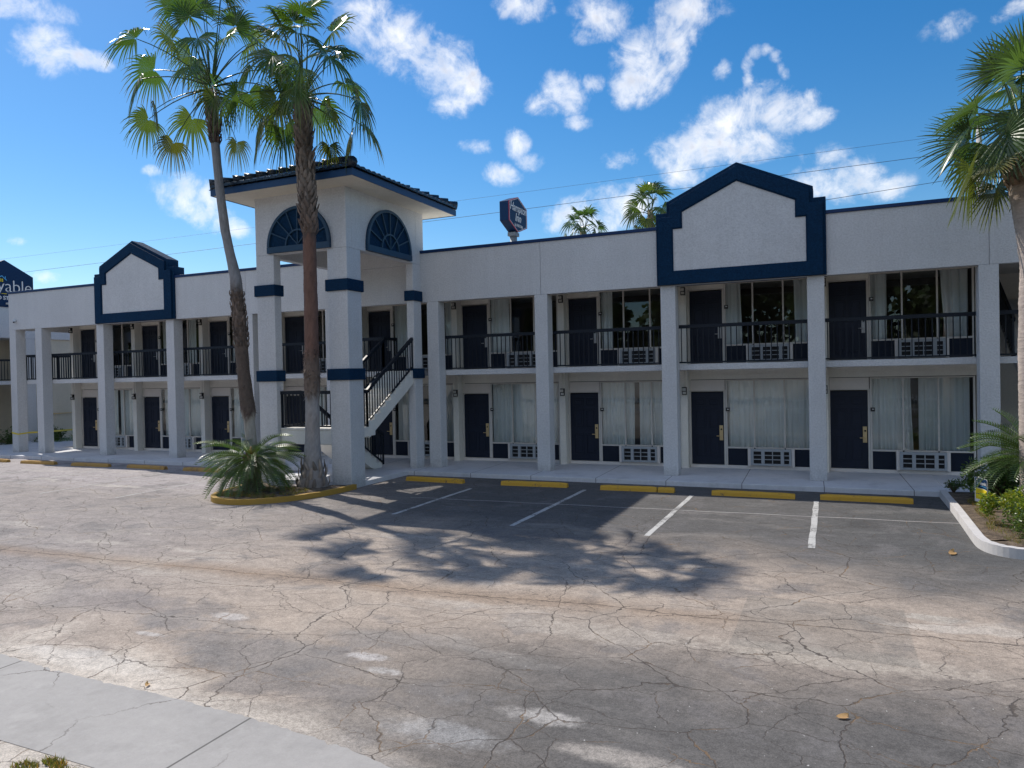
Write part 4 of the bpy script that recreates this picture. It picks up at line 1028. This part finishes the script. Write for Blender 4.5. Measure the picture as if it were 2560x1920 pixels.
strap_plant((-34.0, 4.9, -.02), 26, .6, 6, 'pale spiky plant by the second end column')
# ------------------------------------------------------------------ islands
isl = empty('planting_island', (-12.7, -5, ZG), 'curved parking island with worn yellow kerb at the foot of the tower', 'planting island')
OUT = [(-11.47, -3.66), (-11.485, -4.2), (-11.54, -4.75), (-11.70, -5.3), (-11.90, -5.7), (-12.13, -6.02), (-12.42, -6.25), (-12.75, -6.37), (-13.1, -6.38), (-13.42, -6.27), (-13.7, -6.05), (-13.90, -5.72), (-14.03, -5.3), (-14.15, -4.8), (-14.28, -4.3), (-14.38, -3.75)]
def smooth(pl, it=2):
    for _ in range(it):
        q = [pl[0]]
        for a, b in zip(pl, pl[1:]): q += [(a[0]*.75 + b[0]*.25, a[1]*.75 + b[1]*.25), (a[0]*.25 + b[0]*.75, a[1]*.25 + b[1]*.75)]
        pl = q + [pl[-1]]
    return pl
def offset(pl, d):
    out = []
    for i, p in enumerate(pl):
        a = Vector(pl[max(i-1, 0)]); b = Vector(pl[min(i+1, len(pl)-1)]); t = (b - a).normalized(); out.append((p[0] + t.y * d, p[1] - t.x * d))
    return out
def kerb(pl, w, z0, z1, mat, parent, side=1, ztop_jit=.006, name='kerb'):
    o = pl; inn = offset(pl, -w * side); m = MB(); vs = []; fs = []
    for a, b in zip(o, inn):
        j = random.uniform(-ztop_jit, ztop_jit); e = Vector(b) - Vector(a); c = Vector(a) + e * .16
        vs += [(a[0], a[1], z0), (a[0] + e.x * .03, a[1] + e.y * .03, z1 - .025 + j), (c.x, c.y, z1 + j), (b[0], b[1], z1 + j), (b[0], b[1], z0)]
    for i in range(len(o) - 1):
        for k in range(4): fs.append((5*i + k, 5*i + k + 1, 5*i + 5 + k + 1, 5*i + 5 + k))
    fs += [(0, 1, 2, 3, 4), tuple(5*(len(o)-1) + k for k in (4, 3, 2, 1, 0))]
    m.add(vs, fs, smooth=False); return m.build(name, mat, parent), inn
OUT = smooth(OUT); _, INN = kerb(OUT, .14, ZG, .005, M['kerb_yellow'], isl, side=1)
m = MB(); cx, cy = -12.85, -4.9; vs = [(cx, cy, .05)]; fs = []
for q in (.5, .8, 1.0):
    for (x, y) in INN: vs.append((cx + (x - cx) * q, cy + (y - cy) * q, {.5: .04, .8: .01, 1.0: -.03}[q] + random.uniform(-.012, .012) * (q < 1)))
k = len(INN)
for i in range(k - 1):
    fs.append((0, 1 + i, 2 + i))
    for r_ in (0, 1): fs.append((1 + r_*k + i, 1 + (r_+1)*k + i, 2 + (r_+1)*k + i, 2 + r_*k + i))
m.add(vs, fs, smooth=True); m.build('soil', M['soil'], isl)
bed = empty('planting_bed', (3.5, -4, ZG), 'planting bed with white painted kerb at the right edge of the lot', 'planting bed')
KB = smooth([(2.215, -.96), (2.215, -2.5), (2.19, -4.3), (2.16, -5.6), (2.17, -5.95), (2.25, -6.22), (2.42, -6.38), (2.75, -6.46), (3.6, -6.5), (9, -6.5)])
_, KI = kerb(KB, .155, ZG, .035, M['kerb'], bed, side=-1)
m = MB(); vs = []; fs = []
for i, (x, y) in enumerate(KI): vs += [(x, y, .0), (x + .5 + .2 * random.random(), y + (.3 if y < -6 else 0), .02 + random.uniform(-.01, .02)), (9, max(y, -6) , .05)]
for i in range(len(KI) - 1):
    for k in range(2): fs.append((3*i + k, 3*i + k + 1, 3*i + 4 + k, 3*i + 3 + k))
m.add(vs, fs, smooth=True); m.build('soil', M['soil'], bed)
# grass
def grass(name, spots, n, L, mat, seed, label):
    rnd = random.Random(seed); m = MB()
    for i in range(n):
        (cx, cy, rx, ry, z) = rnd.choice(spots); a = rnd.uniform(0, 6.28); q = rnd.random() ** .5; p = Vector((cx + rx * q * math.cos(a), cy + ry * q * math.sin(a), z)); b = rnd.uniform(0, 6.28); s = Vector((math.cos(b), math.sin(b), 0)); l = L * rnd.uniform(.4, 1.3); w = rnd.uniform(.003, .007); ln = Vector((rnd.gauss(0, .5), rnd.gauss(0, .5), 1)).normalized() * l
        g = rnd.uniform(.6, 1.5); br = rnd.random() < .25; c = (g * (1.9 if br else 1), g, g * .9)
        m.add([p - s * w, p + s * w, p + ln], [(0, 1, 2)], col=[c] * 3)
    o = m.build(name, mat, colors=True, recalc=False); tag(o, label, 'grass', None, 'stuff')
grass('grass', [(-13.35, -5.95, .42, .22, -.02), (-12.5, -5.9, .45, .25, -.01), (-12.05, -5.2, .25, .45, -.01), (-13.0, -5.9, .5, .3, 0), (-12.7, -5.1, .5, .4, .02)], 5200, .085, M['grass'], 3, 'dry grass and weeds on the soil of the yellow kerbed island')
grass('grass', [(2.55, -2.4, .15, .5, 0), (2.5, -3.6, .14, .6, 0), (2.5, -4.9, .2, .6, 0), (2.75, -5.8, .35, .4, 0), (3.2, -6.0, .5, .3, .02)], 3800, .08, M['grass'], 4, 'dry grass along the white kerb of the planting bed')
grass('grass', [(-5.45, -15.73, .12, .05, ZG), (-5.25, -15.79, .18, .05, ZG), (-5.6, -15.86, .12, .08, ZG)], 700, .045, M['grass'], 5, 'tuft of dry grass beyond the concrete apron at the bottom left corner')
grass('lawn', [(-34.6, 5.5, 1.1, 2.0, -.02), (-34.4, 7.5, 1.2, 1.8, -.02)], 9000, .11, M['lawn'], 6, 'strip of bright green lawn beside the wing')

# ------------------------------------------------------------------ small lawn sign
ls = empty('lawn_sign', (2.62, -2.55, 0), 'small bent blue and yellow lawn sign among the shrubs', 'lawn sign')
SA, SB = Vector((2.50, -2.46)), Vector((2.66, -2.78)); zb, zt = .07, .55
def sp(u, z, out=0.0):
    """point on the bent plate, u 0..1 across"""
    c = SA.lerp(SB, u); t = (SB - SA).normalized(); nn = Vector((t.y, -t.x)); 
    if nn.y > 0: nn = -nn
    b = -.05 * math.sin(math.pi * u) + out
    return Vector((c.x + nn.x * b, c.y + nn.y * b, z - .03 * u))
def plate(u0, u1, z0, z1, d0, d1, mat, name, n=12):
    m = MB(); vs = []; fs = []
    for i in range(n + 1):
        u = u0 + (u1 - u0) * i / n
        vs += [sp(u, z0, d0), sp(u, z1, d0), sp(u, z1, d1), sp(u, z0, d1)]
    for i in range(n):
        for k in range(4): fs.append((4*i + k, 4*i + (k+1) % 4, 4*i + 4 + (k+1) % 4, 4*i + 4 + k))
    fs += [(0, 1, 2, 3), tuple(4*n + k for k in (3, 2, 1, 0))]
    m.add(vs, fs); return m.build(name, mat, ls)
plate(0, 1, zb, zt, -.004, 0, M['letters'], 'sign_board')
plate(.04, .95, .345, .545, .0005, .002, M['signblue'], 'blue_field'); plate(.05, .94, .235, .335, .0005, .002, M['yellow'], 'yellow_field'); plate(.05, .94, .125, .225, .0005, .002, M['yellow'], 'yellow_field')
plate(.04, .95, .226, .234, .0005, .002, M['signblue'], 'blue_stripe'); plate(.30, .88, .385, .392, .0025, .0035, M['cyan'], 'underline')
def sign_text(txt, size, u, z, mat):
    vs, fs = text_mesh(txt, size, 0, .0005); L = (SB - SA).length
    m = MB(); m.add([sp(u + p[0] / L, z + p[1], .004 + p[2]) for p in vs], fs); m.build('lettering', mat, ls, recalc=False)
sign_text('Stayable', .088, .5, .42, M['letters'])
m = MB()
for u in (.12, .88):
    p = sp(u, .3, -.012); m.tube([(p.x, p.y, -.02), (p.x, p.y, .5)], .004, 5)
m.build('stake', M['steel'], ls)
# leaves on the asphalt
for (x, y, s, rz, lb) in ((1.6, -6.5, .17, 1.2, 'curled orange brown leaf sheath on the asphalt near the white kerb end'), (.02, -12.84, .085, .4, 'orange dry leaf lying in the dark foreground asphalt at the right'), (-5.99, -14.46, .06, 2.2, 'small brown leaf at the edge of the concrete apron')):
    m = MB(); vs = []; fs = []; n = 8
    for i in range(n + 1):
        t = i / n * 2 - 1; w = .30 * s * (1 - t * t) ** .6 + .004
        vs += [(t * s * .6, -w, .012 + .03 * s * t * t), (t * s * .6, 0, .006 + .05 * s), (t * s * .6, w * .8, .016 + .14 * s * (1 + t))]
    for i in range(n):
        for k in range(2): fs.append((3*i + k, 3*i + k + 1, 3*i + k + 4, 3*i + k + 3))
    m.add(vs, fs, smooth=True, col=(1, 1, 1)); o = m.build('dry_leaf', M['dry'], colors=True, recalc=False); o.location = (x, y, ZG + .004); o.rotation_euler = (0, 0, rz)
    tag(o, lb, 'leaf')

# ------------------------------------------------------------------ across the lot (seen mirrored in the window glass)
def tree(loc, H, Rr, n, seed, label):
    rnd = random.Random(seed); r_ = empty('tree', loc, label, 'tree', 'trees across the lot'); m = MB()
    cl = []
    for i in range(26):
        a = rnd.uniform(0, 6.28); q = rnd.random() ** .5; cl.append((Vector((loc[0] + math.cos(a) * q * Rr, loc[1] + math.sin(a) * q * Rr, H * rnd.uniform(.35, .95))), Rr * rnd.uniform(.25, .5)))
    for i in range(n):
        c, r2 = rnd.choice(cl); v = Vector((rnd.gauss(0, 1), rnd.gauss(0, 1), rnd.gauss(0, 1))).normalized() * r2 * rnd.uniform(.5, 1); p = c + v; d = Vector((rnd.gauss(0, 1), rnd.gauss(0, 1), rnd.gauss(0, 1))).normalized(); s = d.orthogonal().normalized(); l = rnd.uniform(.5, 1.0); g = rnd.uniform(.6, 1.4)
        m.add([p, p + d * l * .5 + s * l * .35, p + d * l, p + d * l * .5 - s * l * .35], [(0, 1, 2, 3)], col=[(g, g, g)] * 4)
    m.build('crown', M['tree'], r_, colors=True, recalc=False)
    t = MB(); t.tube([(loc[0], loc[1], ZG), (loc[0] + .2, loc[1], H * .3), (loc[0], loc[1] + .2, H * .75)], [.4, .3, .12], 10, True, (.14, .10, .08))
    for c, r2 in cl[:8]: t.tube([(loc[0] + .1, loc[1], H * .35), c], [.14, .04], 6, True, (.14, .10, .08))
    t.build('trunk', M['bark'], r_, colors=True)
for i, (lb, x, y, h) in enumerate((('broad leafy tree across the lot, rightmost of its row', 10, -42, 12), ('tallest leafy tree across the lot', 0, -45, 14), ('leafy tree in the middle of the row across the lot', 21, -44, 12))):
    tree((x, y, ZG), h, 5.0, 5200, 60 + i, lb)
src_tree = bpy.data.objects['tree']
for i in range(13):  # row added to block the bright horizon mirrored in the left windows
    c = src_tree.copy(); COL.objects.link(c); c.location = (-11 - i * 11.3, -47 - (i * 37 % 5), ZG); c.rotation_euler = (0, 0, i * 1.3); c.scale = (1.1, 1.1, .85 + .05 * (i * 7 % 5))
    c['label'] = 'green leafy tree added in the long row across the lot to block the horizon glow'
    for ch in src_tree.children: d = ch.copy(); COL.objects.link(d); d.parent = c
m = MB(); 
m.beam((-16, -28, .75), (14, -28, .75), .06, .09); m.beam((-16, -28, .15), (14, -28, .15), .06, .09)
for i in range(120): m.box(-15.9 + i*.25, -15.84 + i*.25, -28.03, -27.97, ZG, .95)
tag(m.build('picket_fence', M['letters']), 'white picket fence across the lot, mirrored in the lower windows', 'fence')

# ------------------------------------------------------------------ camera
cam = bpy.data.cameras.new('camera'); co = bpy.data.objects.new('camera', cam); COL.objects.link(co)
r_ = Vector((0.915674479345508, 0.40138147937773105, -0.020812397456245614)); u_ = Vector((0.01394966501229494, 0.020013009639513663, 0.9997023988623882)); f_ = Vector((-0.40167854650376517, 0.9156922995513902, -0.012726265002339589))
mw = Matrix((r_, u_, -f_)).transposed().to_4x4(); mw.translation = Vector((0, -19.3879, 2.7515)); co.matrix_world = mw
cam.sensor_width = 36; cam.lens = 36 * 1839.7575 / 2560; cam.clip_start = .05; cam.clip_end = 2000
scn.camera = co

# ------------------------------------------------------------------ light
sd = bpy.data.lights.new('sun', 'SUN'); sd.energy = 3.25; sd.angle = R(.53); sd.color = (1, .945, .86)
so = bpy.data.objects.new('sun', sd); COL.objects.link(so); so.rotation_euler = SUN.to_track_quat('Z', 'Y').to_euler(); so.location = SUN * 60
w = bpy.data.worlds.new('World'); scn.world = w; w.use_nodes = True; t = w.node_tree; t.nodes.clear()
g = NT.__new__(NT); g.t = t; g.out = t.nodes.new('ShaderNodeOutputWorld')
sky = g.n('ShaderNodeTexSky', sky_type='NISHITA'); sky.sun_disc = False; sky.sun_elevation = math.asin(SUN.z)
sky.sun_rotation = math.atan2(SUN.x, SUN.y); sky.altitude = 0; sky.air_density = 1.0; sky.dust_density = .25; sky.ozone_density = 2.5
hsv = g.n('ShaderNodeHueSaturation', {'Hue': .500, 'Saturation': 1.40, 'Value': .73, 'Color': sky})
D = g.n('ShaderNodeNewGeometry').outputs['Incoming']
D = g.n('ShaderNodeVectorMath', {0: D, 1: (-1, -1, -1)}, operation='MULTIPLY').outputs[0]
# clouds: soft lobes at fixed compass directions, broken up by fractal noise
K = 1106.0; FF = 1839.7575 * 2212 / 2560
CLOUDS = [(790, 40, 62, 58, 0, 1), (865, 95, 95, 62, 20, 1), (955, 150, 88, 62, 30, 1), (1010, 175, 55, 40, 30, .9), (968, 222, 42, 36, 0, .8),
 (95, 100, 60, 46, 0, .9), (185, 125, 46, 20, 8, .8), (30, 10, 90, 30, 0, .8), (420, 435, 74, 46, 30, 1), (490, 485, 52, 24, 20, .8), (330, 370, 22, 14, 0, .5),
 (1225, 200, 58, 42, 10, .95), (1275, 185, 30, 26, 0, .8), (1175, 228, 44, 26, 0, .8), (1250, 265, 40, 20, 0, .45), (1385, 135, 58, 78, 0, 1), (1350, 195, 36, 40, 0, .8), (1445, 80, 60, 70, 0, .85), (1480, 15, 80, 38, 0, .9),
 (1135, 12, 60, 34, 0, .85), (1305, 30, 70, 46, 30, .85), (1270, 80, 36, 22, 0, .6), (1575, 262, 112, 54, -18, 1), (1500, 322, 88, 46, 0, 1), (1690, 245, 70, 54, 0, .9), (1610, 310, 90, 40, 0, .95), (1475, 372, 48, 34, 0, .75), (1765, 258, 44, 28, 0, .75),
 (1616, 175, 14, 26, 0, .55), (1616, 140, 15, 26, 0, .55), (1632, 112, 20, 17, -30, .55), (1655, 106, 22, 15, 10, .55), (1675, 122, 15, 22, -30, .55), (1692, 152, 13, 26, -25, .55), (1560, 155, 26, 34, 0, .2),
 (1028, 318, 36, 20, 0, .75), (1118, 312, 30, 36, 0, .75), (1085, 378, 44, 28, 20, .85), (1140, 350, 40, 26, 0, .4), (1345, 440, 76, 50, 0, 1), (1245, 470, 60, 44, 0, 1), (1300, 480, 90, 30, 0, .9),
 (1810, 392, 92, 44, 0, .95), (1790, 335, 52, 28, 0, .75), (1920, 405, 52, 36, 0, .6), (1340, 345, 46, 28, 0, .55), (2190, 20, 60, 20, -20, .4), (100, 598, 26, 14, 0, .5), (35, 520, 24, 12, 0, .4), (2050, 60, 60, 30, 0, .25)]
nz1 = g.n('ShaderNodeTexNoise', {'Vector': D, 'Scale': 21.0, 'Detail': 9, 'Roughness': .62, 'Distortion': .6}).outputs[0]
nz2 = g.n('ShaderNodeTexNoise', {'Vector': D, 'Scale': 60.0, 'Detail': 6, 'Roughness': .65}).outputs[0]
mx = None
for (cx_, cy_, a_, b_, rot, stg) in CLOUDS:
    d0 = (f_ + r_ * (cx_ - 1106) / FF - u_ * (cy_ - 829.5) / FF).normalized()
    e1 = Vector((0, 0, 1)).cross(d0).normalized() * -1; e2 = d0.cross(e1).normalized() * -1
    if e2.z < 0: e2 = -e2
    if e1.dot(r_) < 0: e1 = -e1
    c_, s_ = math.cos(R(-rot)), math.sin(R(-rot)); ax, ay = e1 * c_ + e2 * s_, e2 * c_ - e1 * s_
    ka, kb = FF / a_ * .98, FF / b_ * .98
    pa_ = g.n('ShaderNodeVectorMath', {0: D, 1: tuple(ax * ka)}, operation='DOT_PRODUCT').outputs['Value']
    pb_ = g.n('ShaderNodeVectorMath', {0: D, 1: tuple(ay * kb)}, operation='DOT_PRODUCT').outputs['Value']
    pc_ = g.n('ShaderNodeVectorMath', {0: D, 1: tuple(d0)}, operation='DOT_PRODUCT').outputs['Value']
    rr_ = g.math('MULTIPLY_ADD', pa_, pa_, g.math('MULTIPLY', pb_, pb_))
    v_ = g.math('SUBTRACT', g.math('SUBTRACT', stg, rr_), g.math('MULTIPLY', g.math('LESS_THAN', pc_, 0.0), 9.0))
    mx = v_ if mx is None else g.math('SMOOTH_MAX', mx, v_, .15)
# unseen broken cumulus added behind the camera to lift the fill light
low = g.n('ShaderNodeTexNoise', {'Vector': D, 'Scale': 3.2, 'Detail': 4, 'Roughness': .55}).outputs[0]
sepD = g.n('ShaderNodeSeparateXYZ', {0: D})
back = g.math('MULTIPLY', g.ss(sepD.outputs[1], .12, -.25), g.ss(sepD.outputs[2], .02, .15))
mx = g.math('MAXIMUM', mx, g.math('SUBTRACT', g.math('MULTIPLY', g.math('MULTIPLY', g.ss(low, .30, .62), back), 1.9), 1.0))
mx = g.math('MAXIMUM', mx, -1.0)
dens = g.math('ADD', mx, g.math('ADD', g.math('MULTIPLY', g.math('SUBTRACT', nz1, .5), 3.2), g.math('MULTIPLY', g.math('SUBTRACT', nz2, .5), 1.5)))
alpha = g.math('MULTIPLY', g.ss(dens, -.25, 1.75), g.ss(mx, -1.0, .05))
thick = g.ss(g.math('ADD', dens, g.math('MULTIPLY', g.math('SUBTRACT', nz2, .5), 1.4)), .5, 1.7)
CS = 6.6
shade = g.ss(g.n('ShaderNodeTexNoise', {'Vector': D, 'Scale': 30.0, 'Detail': 5, 'Roughness': .55}).outputs[0], .42, .66)
ccol = g.mix(g.math('MULTIPLY', shade, thick), tuple(CS * x for x in (1.03, 1.03, 1.04)), tuple(CS * x for x in (.70, .72, .79)))
bk = g.math('ADD', 1.0, g.math('MULTIPLY', back, .5))     # added clouds behind the camera are brightened to keep up the fill light
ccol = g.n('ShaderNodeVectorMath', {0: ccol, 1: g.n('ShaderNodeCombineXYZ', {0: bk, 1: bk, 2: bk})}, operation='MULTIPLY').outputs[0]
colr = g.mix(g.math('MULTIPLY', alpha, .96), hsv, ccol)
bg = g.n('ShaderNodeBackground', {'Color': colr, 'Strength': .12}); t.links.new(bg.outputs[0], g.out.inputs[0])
scn.view_settings.view_transform = 'Standard'; scn.view_settings.look = 'None'; scn.view_settings.exposure = 0.54; scn.view_settings.gamma = 1.0
